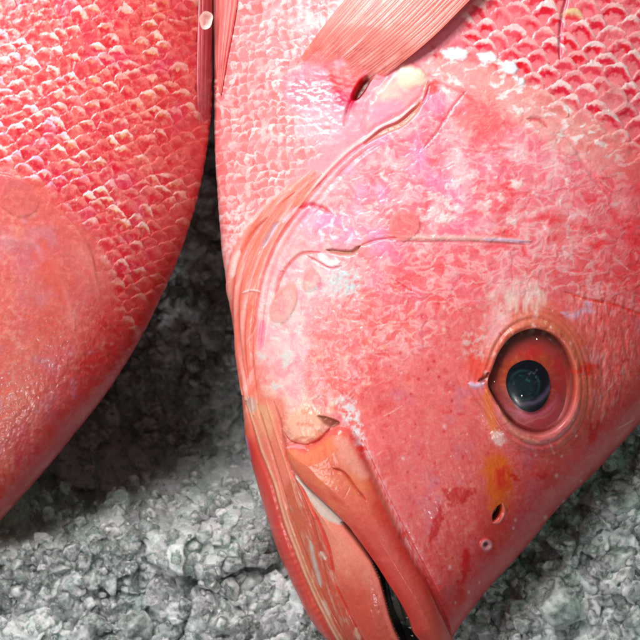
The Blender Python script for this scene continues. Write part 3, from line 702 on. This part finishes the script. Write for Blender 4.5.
# ---- fins
def make_fin(name, parent, left, right, body, lift, rays, cols, nS=420, nL=300, root_arch=8, amp=1.6, seed=0, thick=1.6):
    Lc = catmull(left, 30); Rc = catmull(right, 30)
    def res(P, n):
        d = np.concatenate([[0], np.cumsum(np.hypot(*np.diff(P, axis=0).T))]); t = np.linspace(0, d[-1], n)
        return np.stack([np.interp(t, d, P[:, 0]), np.interp(t, d, P[:, 1])], 1)
    Lr, Rr = res(Lc, nL), res(Rc, nL)
    s = np.linspace(0, 1, nS)[None]; r = np.linspace(0, 1, nL)[:, None]
    x = Lr[:, :1] * (1 - s) + Rr[:, :1] * s; y = Lr[:, 1:] * (1 - s) + Rr[:, 1:] * s
    y = y + root_arch * np.sin(np.pi * s) * (1 - r) ** 2
    sj = s + .025 * fbm(s * 30 + 0 * r, r * 3, 1.5, seed, 3)
    ph = sj * rays
    ridge = np.abs(np.sin(np.pi * ph)) ** .7
    fine = np.sin(np.pi * ph * 3 + 6 * fbm(s * 9 + 0 * r, r * 4, 1, seed + 2, 2))
    z0 = bz(x, y, body)
    edge = np.sqrt(np.clip(np.minimum(s, 1 - s) * 22, 0, 1))
    z = z0 + lift(s, r) + amp * (ridge - .5) * edge * (.5 + s)
    n_ = fbm(x, y, 18, seed + 4, 4)
    base, pale, deep = cols
    c = np.zeros(x.shape + (3,)) + base
    def mx(cc, m):
        nonlocal c
        c = c + (np.array(cc) - c) * np.clip(m, 0, 1)[..., None]
    wv = fbm(s * 26 + 0 * r, r * 2.2, 1, seed + 6, 3)
    mx(pale, sstep(.6, 1.0, ridge + .25 * n_ + .15 * fine) * np.clip(.35 + .9 * wv, 0, 1)); mx(deep, sstep(.5, .05, ridge) * np.clip(.16 + .4 * n_, 0, 1)); mx(deep, sstep(.1, .6, fbm(x, y, 30, seed + 8, 4)) * .5)
    return x, y, z, c, s, r, n_, mx
def finish_fin(name, parent, x, y, z, c, thick, mat=None, al=None):
    al = np.ones(x.shape) if al is None else al + 0 * x
    nL, nS = x.shape
    top = unproject(x.ravel(), y.ravel(), z.ravel()); bot = unproject(x.ravel(), y.ravel(), z.ravel() - thick)
    V = np.vstack([top, bot]); f = grid_faces(nL, nS); n = nL * nS
    rim = np.concatenate([np.arange(nS), (np.arange(1, nL) * nS + nS - 1), ((nL - 1) * nS + np.arange(nS - 2, -1, -1)), (np.arange(nL - 2, 0, -1) * nS)])
    rim2 = np.roll(rim, -1)
    q = np.stack([rim, rim2, rim2 + n, rim + n], 1)
    cc = c.reshape(-1, 3)
    return make_mesh(name, V, np.vstack([f[:, ::-1], f + n, q]), mat or M_fin, parent, np.vstack([cc, cc]), np.concatenate([al.ravel()] * 2))

left = [(286, 78), (300, 58), (322, 28), (347, -3), (380, -40), (430, -95)]
right = [(361, 92), (372, 85), (398, 66), (434, 36), (474, -4), (515, -42), (575, -95)]
lift = lambda s, r: -2.0 + 12 * sstep(0, .3, r) + 7 * s * sstep(.05, .4, r) + 4 * np.sin(np.pi * s)
x, y, z, c, s, r, n_, mx = make_fin('pectoral_fin', fish, left, right, MAIN, lift, 27, (lin(240, 128, 116), lin(250, 180, 172), lin(226, 92, 80)), root_arch=-13, amp=.28, seed=301)
mx(lin(244, 162, 160), sstep(.3, .06, r + .16 * n_) * .9 + 0 * x); mx(lin(226, 46, 50), sstep(.22, .04, r + .12 * n_) * sstep(.4, .75, s) * .85 + 0 * x)
mx(lin(238, 170, 176), sstep(.1, .45, fbm(x, y, 7, 305, 3)) * sstep(.3, .1, r) * sstep(.75, .3, s) * .9)
mx(lin(226, 82, 46), sstep(.86, .97, s + .02 * n_) * .8 + 0 * x); mx(lin(244, 160, 140), sstep(.28, .0, s) * .45 + 0 * x)
finish_fin('pectoral_fin', fish, x, y, z, c, 1.4, al=sstep(.0, .2, r + .10 * n_ + .05 * fbm(x, y, 6, 309, 3)) * (.8 + .2 * s))

# folded pelvic fin along the belly
left = [(219, 92), (214.5, 60), (213.5, 30), (213, 0), (212, -40), (212, -100)]
right = [(221, 96), (227, 62), (233, 30), (238, 0), (243, -40), (250, -100)]
lift = lambda s, r: 6 + 8 * np.sin(np.pi * s) ** .7 * sstep(0, .3, r) - 4 * s + 0 * r
x, y, z, c, s, r, n_, mx = make_fin('pelvic_fin', fish, left, right, MAIN, lift, 5, (lin(232, 116, 112), lin(246, 176, 170), lin(206, 70, 76)), nS=160, nL=260, root_arch=0, amp=1.4, seed=331)
finish_fin('pelvic_fin', fish, x, y, z, c, 2.5)

# teeth along the lower lip
rng = random.Random(12)
gl = catmull(gapL, 12); gl = gl[(gl[:, 1] > 560) & (gl[:, 1] < 640)]
V = []; F = []
def tooth(x, y, z, dx, dy, l, w):
    b = len(V); nx, ny = -dy, dx
    for a in range(6):
        t = a / 6 * 2 * math.pi; V.append((x + nx * w * math.cos(t), y + ny * w * math.cos(t), z + w * math.sin(t)))
    V.append((x + dx * l, y + dy * l, z - .5))
    for a in range(6): F.append((b + a, b + (a + 1) % 6, b + 6, b + 6))
acc = 0
for i in range(1, len(gl)):
    acc += np.hypot(*(gl[i] - gl[i - 1]))
    if acc > 2.2:
        acc = 0; xx, yy = gl[i]
        tooth(xx - .6, yy, float(bz(xx, yy)) + rng.uniform(-1, 1.5), .9, -.2 + rng.uniform(-.2, .2), rng.uniform(1.0, 2.0), .7)
for xx, yy in ((408, 618), (411, 628), (413, 636)): tooth(xx, yy, float(bz(xx, yy)) + 1, -.9, -.2, rng.uniform(2.5, 3.5), 1.2)
V = np.array(V); co = unproject(V[:, 0], V[:, 1], V[:, 2])
M_tooth = plain('tooth', (.24, .17, .14), .35)
me = bpy.data.meshes.new('teeth'); me.from_pydata([tuple(v) for v in co], [], [f[:3] for f in F]); me.materials.append(M_tooth)
o = bpy.data.objects.new('teeth', me); C.objects.link(o); o.parent = fish; o.matrix_parent_inverse = fish.matrix_world.inverted()

# ================================================================ LEFT FISH
LEFT = Body(
    [(-420, -318), (-300, -345), (-120, -356), (0, -354), (150, -352), (260, -344), (380, -328), (466, -312), (554, -286), (617, -256), (650, -222), (665, -176), (667, -160)],
    [(-420, 190), (-300, 205), (-120, 212), (-60, 213), (0, 213), (60, 213), (110, 212), (150, 207), (190, 200), (225, 190), (260, 178), (290, 165), (340, 140), (385, 112), (430, 78), (475, 41), (520, 1), (560, -36), (600, -72), (640, -110), (655, -128), (663, -142), (667, -156)],
    [(-420, 104), (0, 108), (150, 106), (300, 98), (400, 88), (500, 74), (560, 62), (600, 52), (630, 41), (650, 29), (660, 18), (667, 3)])
rowsB = np.concatenate([np.arange(-420, -24, 8.), np.arange(-24, 560, .8), np.arange(560, 667.2, 3.)])
u0 = math.asin(.1)
thB = np.concatenate([np.linspace(-np.pi / 2, u0, 90)[:-1], np.linspace(u0, np.pi / 2, 620), np.linspace(np.pi / 2, 3 * np.pi / 2, 60)[1:-1]])
px, py, pz = LEFT.grid(rowsB, thB); nr, nc = px.shape
X = px.ravel(); Y = py.ravel(); Z = pz.ravel()
k = Skin(X, Y, lin(208, 88, 90))
n60 = fbm(X, Y, 60, 401, 5); n30 = fbm(X, Y, 30, 421, 5); n12 = fbm(X, Y, 12, 431, 4); n5 = fbm(X, Y, 5, 441, 3)
sc = k.full([(-400, -430), (300, -430), (300, 380), (150, 352), (128, 320), (112, 275), (92, 235), (60, 205), (30, 178), (0, 168), (-80, 160), (-400, 180)], 10, 10, 26)
k.mix(lin(216, 106, 84), (1 - sc) * sstep(240, 400, Y) * sstep(130, 20, X + .3 * (Y - 350)) * .6)
k.mix(lin(206, 120, 126), (1 - sc) * sstep(-.1, .5, n60) * .5)
k.mix(lin(222, 128, 116), (1 - sc) * sstep(.0, .5, n30) * sstep(80, 10, X) * .5)
k.mix(lin(196, 46, 42), sstep(.05, .5, fbm(X, Y, 34, 451, 4)) * (1 - sc) * .6)
# redder back, with the shade on its edge painted into the colour
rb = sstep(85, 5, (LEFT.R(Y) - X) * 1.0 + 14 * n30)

n3 = fbm(X, Y, 2.6, 443, 2)
bx = X + 7 * fbm(X, Y, 34, 461, 4) + 2.2 * n12; by = Y + 6 * fbm(X, Y, 30, 463, 4) + 1.5 * n5 + 1.5 * n12
film = sstep(-.45, .15, fbm(X, Y, 34, 465, 4))
bend = .0012 * (Y - 100) * np.clip(Y, 60, 400)
th = np.radians(14 + 26 * sstep(60, 300, Y) * sstep(20, 160, X))
A_ = bx * math.cos(.28) + by * math.sin(.28) ; B_ = -(-bx * math.sin(.28) + by * math.cos(.28))
f, ids, da = scale_field(A_, B_, 20, 8.6, 7)
k.D += sc * ((sstep(-.2, 2.2, f) * np.clip(1 - f / 11, 0, 1) * .9 - .8) * (.3 + .7 * film) + .6 * n12 + .15 * n5)
h2_ = hash2(ids * 71, 2., 6); h3_ = hash2(ids * 37, 5., 2)
k.mix(lin(198, 44, 58), sc * sstep(4, 7, f + 3 * n12) * sstep(.5, .2, np.abs(da) + .3 * n12) * (.25 + .5 * h3_ + .4 * n12))
k.mix(lin(236, 146, 136), sc * flash(f, da, 6.5, 3 * n5, 1.8) * (.25 + .5 * h3_) * (.4 + .6 * film))
k.mix(lin(250, 230, 222), sc * flash(f, da, 4.4 + 2.5 * h3_, 2.4 * n5) * sstep(.35, .95, h2_ + .5 * n30 + .4 * n12) * .85)
k.mix(lin(222, 190, 120), sc * flash(f - 3.2, da, 3.2, 2 * n5, 3.2) * sstep(3, 4.5, f) * sstep(.5, .75, h2_) * sstep(50, 110, X + .2 * Y) * .55)
k.mix(lin(232, 220, 248), sc * flash(f, da, 4, 2.4 * n5) * sstep(.6, .85, h3_ + .3 * n12) * sstep(130, 40, X) * .75)
k.mix(lin(204, 60, 96), sc * sstep(.1, .5, fbm(X, Y, 50, 467, 3)) * .3)
for sz, sd, cc, am in ((22, 481, lin(232, 150, 140), .35), (9, 483, lin(236, 160, 150), .35), (14, 485, lin(176, 30, 40), .35), (5, 487, lin(240, 190, 180), .3), (7, 489, lin(176, 36, 44), .3), (40, 491, lin(206, 80, 120), .35)):
    k.mix(cc, sstep(.08, .5, fbm(X + 4 * n12, Y + 4 * n30, sz, sd, 4)) * am)
# gill-cover edge and head marks
k.step([(-60, 178), (0, 172), (24, 182), (50, 200), (74, 222), (92, 250), (100, 290)], 1.8, 18, 3, side=1)
k.line([(-30, 240), (10, 240), (36, 244), (52, 262), (64, 290), (72, 312), (74, 330)], 3.5, lin(228, 160, 150), .4, .4)
k.line([(38, 246), (44, 262)], 3, lin(214, 176, 206), .8); k.line([(72, 378), (74, 398)], 2.6, lin(214, 150, 176), .7)
k.line([(74, 240), (92, 268), (100, 296)], 2.4, lin(232, 150, 140), .35, .3)
k.mix(lin(212, 60, 52), k.full([(36, 240), (48, 244), (58, 270), (62, 300), (50, 290), (40, 264)], 5, 7) * .6)
k.mix(lin(240, 196, 180), (1 - sc) * sstep(.05, .4, n5 + .5 * n30) * sstep(60, 0, X) * .35)
k.D += (1 - sc) * (.7 * n30 + .1 * n5 + .25 * n12)
k.D += (1 - sc) * sstep(270, 330, Y) * .35 * fbm(X * 1.3, Y, 6, 471, 2)
k.mix(WHITE, sstep(.2, .7, n5) * .10); k.mix(DRED, sstep(.2, .7, -n5) * .15)
rng = random.Random(21)
for q in range(60):
    cx = rng.uniform(0, 150); cy = rng.uniform(200, 500); rd_ = rng.choice([.9, 1.2, 1.8, 2.4])
    i = np.nonzero((np.abs(X - cx) < 7) & (np.abs(Y - cy) < 7))[0]
    if len(i): k.mix(rng.choice([lin(236, 190, 196), lin(180, 30, 30), lin(216, 170, 200)]), np.exp(-(np.hypot(X[i] - cx, Y[i] - cy) / rd_) ** 2) * .6, i)
k.mix(lin(208, 124, 114), (1 - sc) * sstep(20, 90, LEFT.R(Y) - X + 20 * n30) * .5)
k.mix(lin(176, 150, 176), (1 - sc) * sstep(-.05, .5, fbm(X, Y, 44, 495, 4)) * sstep(120, 40, X) * .25)
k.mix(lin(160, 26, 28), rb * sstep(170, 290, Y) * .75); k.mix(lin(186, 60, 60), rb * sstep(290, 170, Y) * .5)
rr = np.hypot(X - EC[0] + 583, Y - EC[1]) / erad(np.arctan2(Y - EC[1], X - EC[0] + 583))
k.D += 3.0 * np.exp(-((rr - 1.07) / .05) ** 2); k.D -= 22 * sstep(1.02, .93, rr)
P, nrm = place(LEFT, X, Y, Z, k.D, nr, nc)
if nrm[nr // 2, 60][2] < 0: nrm = -nrm
Pd = P.reshape(-1, 3) + nrm.reshape(-1, 3) * (k.D * sstep(-30, 6, Z))[:, None] * S
fish2 = empty('red_fish', -60, 300, -90)
tag(fish2, 'red fish at the left with no eye in view, only scaled flank and nape', 'fish', 'red fish laid on crushed ice')
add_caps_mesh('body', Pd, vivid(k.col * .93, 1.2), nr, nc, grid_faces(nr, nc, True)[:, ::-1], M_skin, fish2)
left = [(200, 134), (197, 100), (197, 60), (198, 20), (199, -20), (200, -100)]
right = [(208, 136), (211, 100), (212.5, 60), (213, 20), (213, -20), (213, -100)]
lift = lambda s, r: 1 + 4 * np.sin(np.pi * s) + 0 * r
x, y, z, c, s, r, n_, mx = make_fin('dorsal_fin', fish2, left, right, LEFT, lift, 4, (lin(178, 66, 78), lin(206, 110, 116), lin(150, 40, 60)), nS=100, nL=260, root_arch=0, amp=1.1, seed=351)
mx(lin(170, 60, 110), sstep(.1, .5, fbm(x, y, 14, 355, 3)) * .6)
finish_fin('dorsal_fin', fish2, x, y, z, c, 1.5, al=sstep(.0, .3, r + .2 * n_ * (1 - r)))

# ================================================================ LOOSE SCALES lying on the fish
def loose_scale(cx, cy, rx, ry, rot, zf, col, label, alpha=.6, lift=1.8, curl=2.0, seed=0):
    nR, nP = 30, 72
    q = np.linspace(0, 1, nR)[:, None] * np.ones((1, nP)); a = np.linspace(0, 2 * np.pi, nP, endpoint=False)[None] * np.ones((nR, 1))
    rw = 1 + .07 * np.sin(a * 2 + seed) + .05 * np.sin(a * 3 + 2 * seed) + .03 * np.sin(a * 5 + seed)
    lx = q * rx * rw * np.cos(a); ly = q * ry * rw * np.sin(a)
    x = (cx + lx * math.cos(rot) - ly * math.sin(rot)).ravel(); y = (cy + lx * math.sin(rot) + ly * math.cos(rot)).ravel()
    z = zf(x, y) + lift + curl * (q.ravel() ** 2) + .05 * np.sin(q.ravel() * 60)
    V = np.vstack([unproject(x, y, z), unproject(x, y, z - .5)]); n = nR * nP
    f = grid_faces(nR, nP, True); rim = (nR - 1) * nP + np.arange(nP); r2 = np.roll(rim, -1)
    m, nt, b = nodes('loose_scale')
    b.inputs['Base Color'].default_value = tuple(col) + (1,); b.inputs['Roughness'].default_value = .22
    at = N(nt, 'ShaderNodeVertexColor', layer_name='skin'); nt.links.new(at.outputs['Alpha'], b.inputs['Alpha'])
    nz = fbm(x, y, 6, 600 + seed, 3); al = alpha * (.55 + .45 * sstep(.45, .9, q.ravel()) + .35 * nz) * sstep(1.0, .93, q.ravel() + 0 * nz)
    al = np.clip(np.concatenate([al, al * .0]), 0, 1)
    b.inputs['Coat Weight'].default_value = .4
    tc = N(nt, 'ShaderNodeTexCoord'); nn = N(nt, 'ShaderNodeTexNoise', Scale=700.); nt.links.new(tc.outputs['Object'], nn.inputs['Vector'])
    bp = N(nt, 'ShaderNodeBump', Strength=.2, Distance=.0005); nt.links.new(nn.outputs[0], bp.inputs['Height']); nt.links.new(bp.outputs[0], b.inputs['Normal'])
    o = make_mesh('loose_scale', V, np.vstack([f[:, ::-1], f + n, np.stack([rim, r2, r2 + n, rim + n], 1)]), m, None, np.tile(col, (2 * n, 1)), al)
    return tag(o, label, 'fish scale', 'loose fish scales stuck to the fish')
zm = lambda x, y: bz(x, y)
zl = lambda x, y: bz(x, y, LEFT)
loose_scale(611, 98, 15, 18, .3, lambda x, y: zm(x, y) + 2.5, lin(246, 176, 176), 'round translucent loose scale with pale rim on the shoulder scales at upper right', .42, seed=1)
loose_scale(404, 225, 14, 16.5, .4, lambda x, y: zm(x, y) + 2, lin(240, 140, 134), 'flat salmon loose scale on the cheek at the end of the long scratch', .6, .9, .2, seed=2)
loose_scale(283, 303, 12, 22, .35, lambda x, y: zm(x, y) + 1.5, lin(240, 176, 164), 'long pale loose scale on the gill cover beside the throat folds', .5, 1.6, .6, seed=3)
loose_scale(310, 279, 10, 12, .2, lambda x, y: zm(x, y) + 2, lin(236, 156, 148), 'small pinkish loose scale on the opal plate beside the mouth corner', .4, 1.4, .4, seed=4)
loose_scale(206, 20, 7.5, 9, .2, lambda x, y: 44 + 0 * x, lin(240, 196, 184), 'milky white loose scale on the back fin of the left fish', .62, 1.6, 1, seed=5)
loose_scale(18, 197, 20, 19, 0, lambda x, y: zl(x, y) + 2, lin(226, 112, 112), 'large smooth red loose scale on the left fish beside the frame edge', .4, 1.2, .3, seed=6)

# ================================================================ ICE
rg_ = np.random.RandomState(77)
def ico(sub):
    import bmesh
    bm = bmesh.new(); bmesh.ops.create_icosphere(bm, subdivisions=sub, radius=1)
    v = np.array([x.co[:] for x in bm.verts]); f = np.array([[q.index for q in p.verts] for p in bm.faces]); bm.free()
    return v, f
def noise3(v, s, seed):
    return (perlin(v[:, 0] * s + 5, v[:, 1] * s + v[:, 2] * s * .7, seed) + perlin(v[:, 1] * s - 3, v[:, 2] * s * 1.1 + v[:, 0] * s * .5, seed + 1) + perlin(v[:, 2] * s + 9, v[:, 0] * s - v[:, 1] * s * .6, seed + 2)) / 1.5
def lump(sub, seed, cuts=7, rough=.14):
    v, f = ico(sub); r = np.random.RandomState(seed)
    v = v * np.array([1, r.uniform(.65, 1), r.uniform(.55, .9)])
    for c in range(cuts):
        n = r.randn(3); n /= np.linalg.norm(n); d = r.uniform(.34, .66)
        e = v @ n - d; v = v - np.outer(np.clip(e, 0, None) * 1.0, n)
    nn = v / (np.linalg.norm(v, axis=1, keepdims=True) + 1e-9)
    v = v + nn * (rough * noise3(v, 1.3, seed) + rough * .16 * noise3(v, 4.2, seed + 5) + rough * .08 * noise3(v, 10, seed + 9))[:, None]
    return v, f
PR_HI = [lump(4, s_, 10 + s_ % 6, .08) for s_ in range(14)]
PR_MD = [lump(3, s_ + 50, 16, .05) for s_ in range(12)]
PR_LO = [lump(2, s_ + 90, 5, .15) for s_ in range(6)]
def rot3(r):
    q = r.randn(4); q /= np.linalg.norm(q); w, x, y, z = q
    return np.array([[1 - 2 * (y * y + z * z), 2 * (x * y - z * w), 2 * (x * z + y * w)], [2 * (x * y + z * w), 1 - 2 * (x * x + z * z), 2 * (y * z - x * w)], [2 * (x * z - y * w), 2 * (y * z + x * w), 1 - 2 * (x * x + y * y)]])

def ice_level(x, y):
    """height of the ice bed: deep trough between the fish, heaped below the heads"""
    z = -34. + 0 * x
    t = sstep(545, 425, y + .10 * (x - 160))
    gapm = sstep(-200, -120, x) * sstep(430, 370, x)
    z = z - 290 * t * gapm
    rt = sstep(470, 380, x * 0 + y - .25 * (640 - x) * 0)
    z = z + np.where(x > 420, -45 * sstep(70, 10, (x - MAIN.R(np.clip(y, -400, 660)))) , 0)
    z = z + 9 * fbm(np.asarray(x, float), np.asarray(y, float), 60, 501, 3)
    return z

def inside(body, x, y, marg):
    yy = min(max(y, -400), 667)
    return y < 667 - marg * .3 and body.L(yy) + marg < x < body.R(yy) - marg

def cells(x, y, size, seed):
    """broken-ice cells: per point the cell's id, offset from its centre and distance to the crack"""
    X_, Y_ = x / size, y / size
    xi = np.floor(X_); yi = np.floor(Y_)
    f1 = np.full(x.shape, 9.); f2 = np.full(x.shape, 9.); ox = np.zeros(x.shape); oy = np.zeros(x.shape); a = np.zeros(x.shape); b = np.zeros(x.shape)
    for dx in (-1, 0, 1):
        for dy in (-1, 0, 1):
            cx = xi + dx; cy = yi + dy
            qx = X_ - cx - hash2(cx, cy, seed); qy = Y_ - cy - hash2(cx, cy, seed + 5)
            d = np.maximum(np.hypot(qx, qy), (np.abs(qx) + np.abs(qy)) * .78)
            m = d < f1
            f2 = np.where(m, f1, np.minimum(f2, d))
            f1 = np.where(m, d, f1); ox = np.where(m, qx, ox); oy = np.where(m, qy, oy); a = np.where(m, cx, a); b = np.where(m, cy, b)
    return f1, f2 - f1, ox, oy, a, b
xs = np.concatenate([np.arange(-420, -24, 8.), np.arange(-24, 664, .95), np.arange(664, 1060, 8.)])
ys = np.concatenate([np.arange(-300, 120, 10.), np.arange(120, 664, .95), np.arange(664, 1060, 8.)])
gx, gy = np.meshgrid(xs, ys); shp = gx.shape; gx = gx.ravel(); gy = gy.ravel()
zi = ice_level(gx, gy); milk = np.zeros(gx.shape); tint = np.zeros(gx.shape); crack = np.zeros(gx.shape)
for size, hh, tilt, bul, crv, mk, sd in ((48, 12, 13, 9, 1.2, .22, 601), (25, 8, 11, 6, .8, .42, 611), (12, 3.6, 5, 2.2, .5, .30, 621), (5, .8, 1.2, .4, .1, .18, 631)):
    wx_ = gx + size * .28 * fbm(gx, gy, size * .8, sd, 3); wy_ = gy + size * .28 * fbm(gx, gy, size * .8, sd + 1, 3)
    f1, e, ox, oy, a, b = cells(wx_, wy_, float(size), sd)
    h1, h2, h3, h4 = (hash2(a, b, sd + q) for q in (11, 12, 13, 14))
    zi += hh * (h1 - .5) + tilt * ((h2 - .5) * 2 * ox + (h3 - .5) * 2 * oy) + bul * (.4 - f1 * f1) - crv * np.exp(-e / .07)
    milk += mk * (h4 - .5) + mk * .35 * np.exp(-((e - .06) / .05) ** 2) * (h3 - .2)
    tint += mk * (h2 - .5)
zi += .8 * fbm(gx, gy, 5, 641, 3) + 2.5 * fbm(gx, gy, 16, 645, 3)
milk = np.clip(.66 + milk * 1.1 + .3 * fbm(gx, gy, 50, 651, 3), .1, 1)
edge_ = np.minimum.reduce([gx - xs[0], xs[-1] - gx, gy - ys[0], ys[-1] - gy]) < 1
zi = np.where(edge_, -479., zi)
def ice_col(mlk, tn):
    c = lin(218, 228, 223) * (1 - mlk[:, None]) + lin(238, 243, 240) * mlk[:, None]
    t = np.clip(tn * 3, -1, 1)[:, None]
    return np.clip(c * (1 + t * np.array([-.07, .03, .0]) * (t > 0) + t * np.array([-.03, .05, -.02]) * (t < 0)), 0, 1)
bed = make_mesh('crushed_ice', unproject(gx, gy, zi), grid_faces(shp[0], shp[1])[:, ::-1], M_ice, None, ice_col(milk, tint), milk)
tag(bed, 'bed of wet crushed ice, dark in the gap between the fish and bright below the heads', 'crushed ice', kind='stuff')
zgrid = zi.reshape(shp)
def bed_z(x, y): return float(zgrid[np.searchsorted(ys, y).clip(0, len(ys) - 1), np.searchsorted(xs, x).clip(0, len(xs) - 1)])
def ice_attr(w, seed, base=.5):
    m = np.clip(base + .9 * noise3(w, 1.5, seed) + .5 * noise3(w, 5, seed + 3), .02, 1)
    return ice_col(m, noise3(w, 1.1, seed + 7) * .4), m
# loose chips lying over the bed, part of the same uncountable mass
VV = []; FF = []; cnt = 0; CC = []; MM = []
for q in range(2600):
    x_ = rg_.uniform(-20, 660); y_ = rg_.uniform(230, 660)
    if inside(MAIN, x_, y_, 12) or inside(LEFT, x_, y_, 12): continue
    s_ = rg_.choice([3, 4.5, 6, 8, 11, 14]); v, f = (PR_HI if s_ > 9 else PR_MD)[rg_.randint(12)]
    w = (v * s_) @ rot3(rg_).T; w[:, 2] *= .6
    c = unproject(np.float64(x_), np.float64(y_), np.float64(bed_z(x_, y_) + s_ * .12))
    VV.append(w * S + c); FF.append(f + cnt); cnt += len(v); cc, mm_ = ice_attr(v, 700 + q % 40, rg_.uniform(.0, .65)); CC.append(cc); MM.append(mm_)
chips = make_mesh('crushed_ice', np.vstack(VV), np.vstack(FF), M_ice, None, np.vstack(CC), np.concatenate(MM))
tag(chips, 'small chips and crumbs of ice strewn over the crushed ice bed', 'crushed ice', kind='stuff')

# larger lumps one can pick out
lumps = [
 (118, 505, 20, 'smooth rounded lump of ice nearest the snout edge of the left fish, standing on end'),
 (60, 565, 24, 'pale frosted ice lump low at the left frame edge'),
 (215, 512, 19, 'ice lump with pinkish glints high in the lit part of the gap'),
 (250, 590, 26, 'broad wedge of cloudy ice beside the red chin of the big fish'),
 (190, 585, 22, 'flat milky slab of ice left of the wedge beside the chin'),
 (285, 625, 20, 'greenish clear ice lump at the bottom edge under the chin'),
 (140, 625, 24, 'squarish grey ice lump at the bottom between both fish'),
 (557, 605, 30, 'broadest flat slab of ice under the snout at lower right'),
 (612, 560, 26, 'upright rounded ice slab by the right frame edge'),
 (530, 548, 17, 'knobbly clear ice lump against the forehead edge of the big fish'),
 (622, 505, 20, 'jagged white-edged ice lump high at the right frame edge'),
 (596, 480, 13, 'small glassy ice cube tucked below the forehead of the big fish'),
 (500, 615, 20, 'clear wet ice lump closest to the tip of the snout')]
rl_ = np.random.RandomState(9)
for i, (x_, y_, s_, lab) in enumerate(lumps):
    s_ *= 1.15
    v, f = lump(5, 340 + i, 14, .07)
    z_ = bed_z(x_, y_) - 2
    w = (v * s_) @ rot3(rl_).T; w[:, 2] *= .62
    c = unproject(np.float64(x_), np.float64(y_), np.float64(z_))
    cc, mm_ = ice_attr(v, 800 + i, .28)
    o = make_mesh('ice_lump', w * S, f, M_ice, None, cc, mm_); o.location = tuple(c)
    tag(o, lab, 'ice', 'large lumps in the crushed ice')

# tray under the ice
z0 = -480
ys = unproject(np.array([-900., 1500., 1500., -900.]), np.array([-900., -900., 1500., 1500.]), np.full(4, float(z0)))
tray = make_mesh('display_counter', ys, np.array([[0, 1, 2, 3]])[:, ::-1], plain('dark_steel', (.012, .013, .013), .5), smooth=False)
tag(tray, kind='structure')

# ================================================================ LIGHT
def area(name, px_, py_, z_, tgt, size, power, col=(1, 1, 1), sy=None):
    l = bpy.data.lights.new(name, 'AREA'); l.energy = power; l.size = size * S; l.color = col
    if sy: l.shape = 'RECTANGLE'; l.size_y = sy * S
    o = bpy.data.objects.new(name, l); C.objects.link(o)
    o.location = ((px_ - 320) * S, (320 - py_) * S, z_ * S)
    from mathutils import Vector
    t = Vector(((tgt[0] - 320) * S, (320 - tgt[1]) * S, tgt[2] * S))
    o.rotation_euler = (t - o.location).to_track_quat('-Z', 'Y').to_euler()
    tag(o, kind='structure')
    return o
area('shop_and_fill_lamp', -90, -330, 900, (330, 220, 40), 520, 4.15, (1, .97, .96))
area('shop_and_fill_lamp', -850, 1000, 1250, (320, 560, 0), 300, 1.35, (.97, 1, .99))  # added soft fill for the lower ice and head, not a known lamp
area('green_lamp', 1300, -300, 1100, (300, 550, 0),  22, .32, (.35, 1, .6))
area('pink_lamp', -700, -100, 1100, (300, 550, 0), 22, .36, (1, .5, .75))
area('small_lamp', 700, 1500, 1300, (300, 550, 0), 22, .8, (1, 1, 1))
w = bpy.data.worlds.new('World'); bpy.context.scene.world = w; w.use_nodes = True
w.node_tree.nodes['Background'].inputs[0].default_value = (.8, .83, .86, 1); w.node_tree.nodes['Background'].inputs[1].default_value = .09

# ================================================================ CAMERA
cam = bpy.data.cameras.new('camera'); co = bpy.data.objects.new('camera', cam); C.objects.link(co)
co.location = (0, 0, CAMH * S); cam.sensor_width = 36; cam.lens = 18 * CAMH / 320; cam.clip_start = .01; cam.clip_end = 50
cam.dof.use_dof = True; cam.dof.focus_distance = (CAMH - 80) * S; cam.dof.aperture_fstop = 16
sc_ = bpy.context.scene; sc_.camera = co
sc_.render.resolution_x = 1024; sc_.render.resolution_y = 1024
sc_.view_settings.view_transform = 'Standard'; sc_.view_settings.look = 'None'; sc_.view_settings.gamma = 1
sc_.cycles.transmission_bounces = 10; sc_.cycles.max_bounces = 12; sc_.cycles.transparent_max_bounces = 32
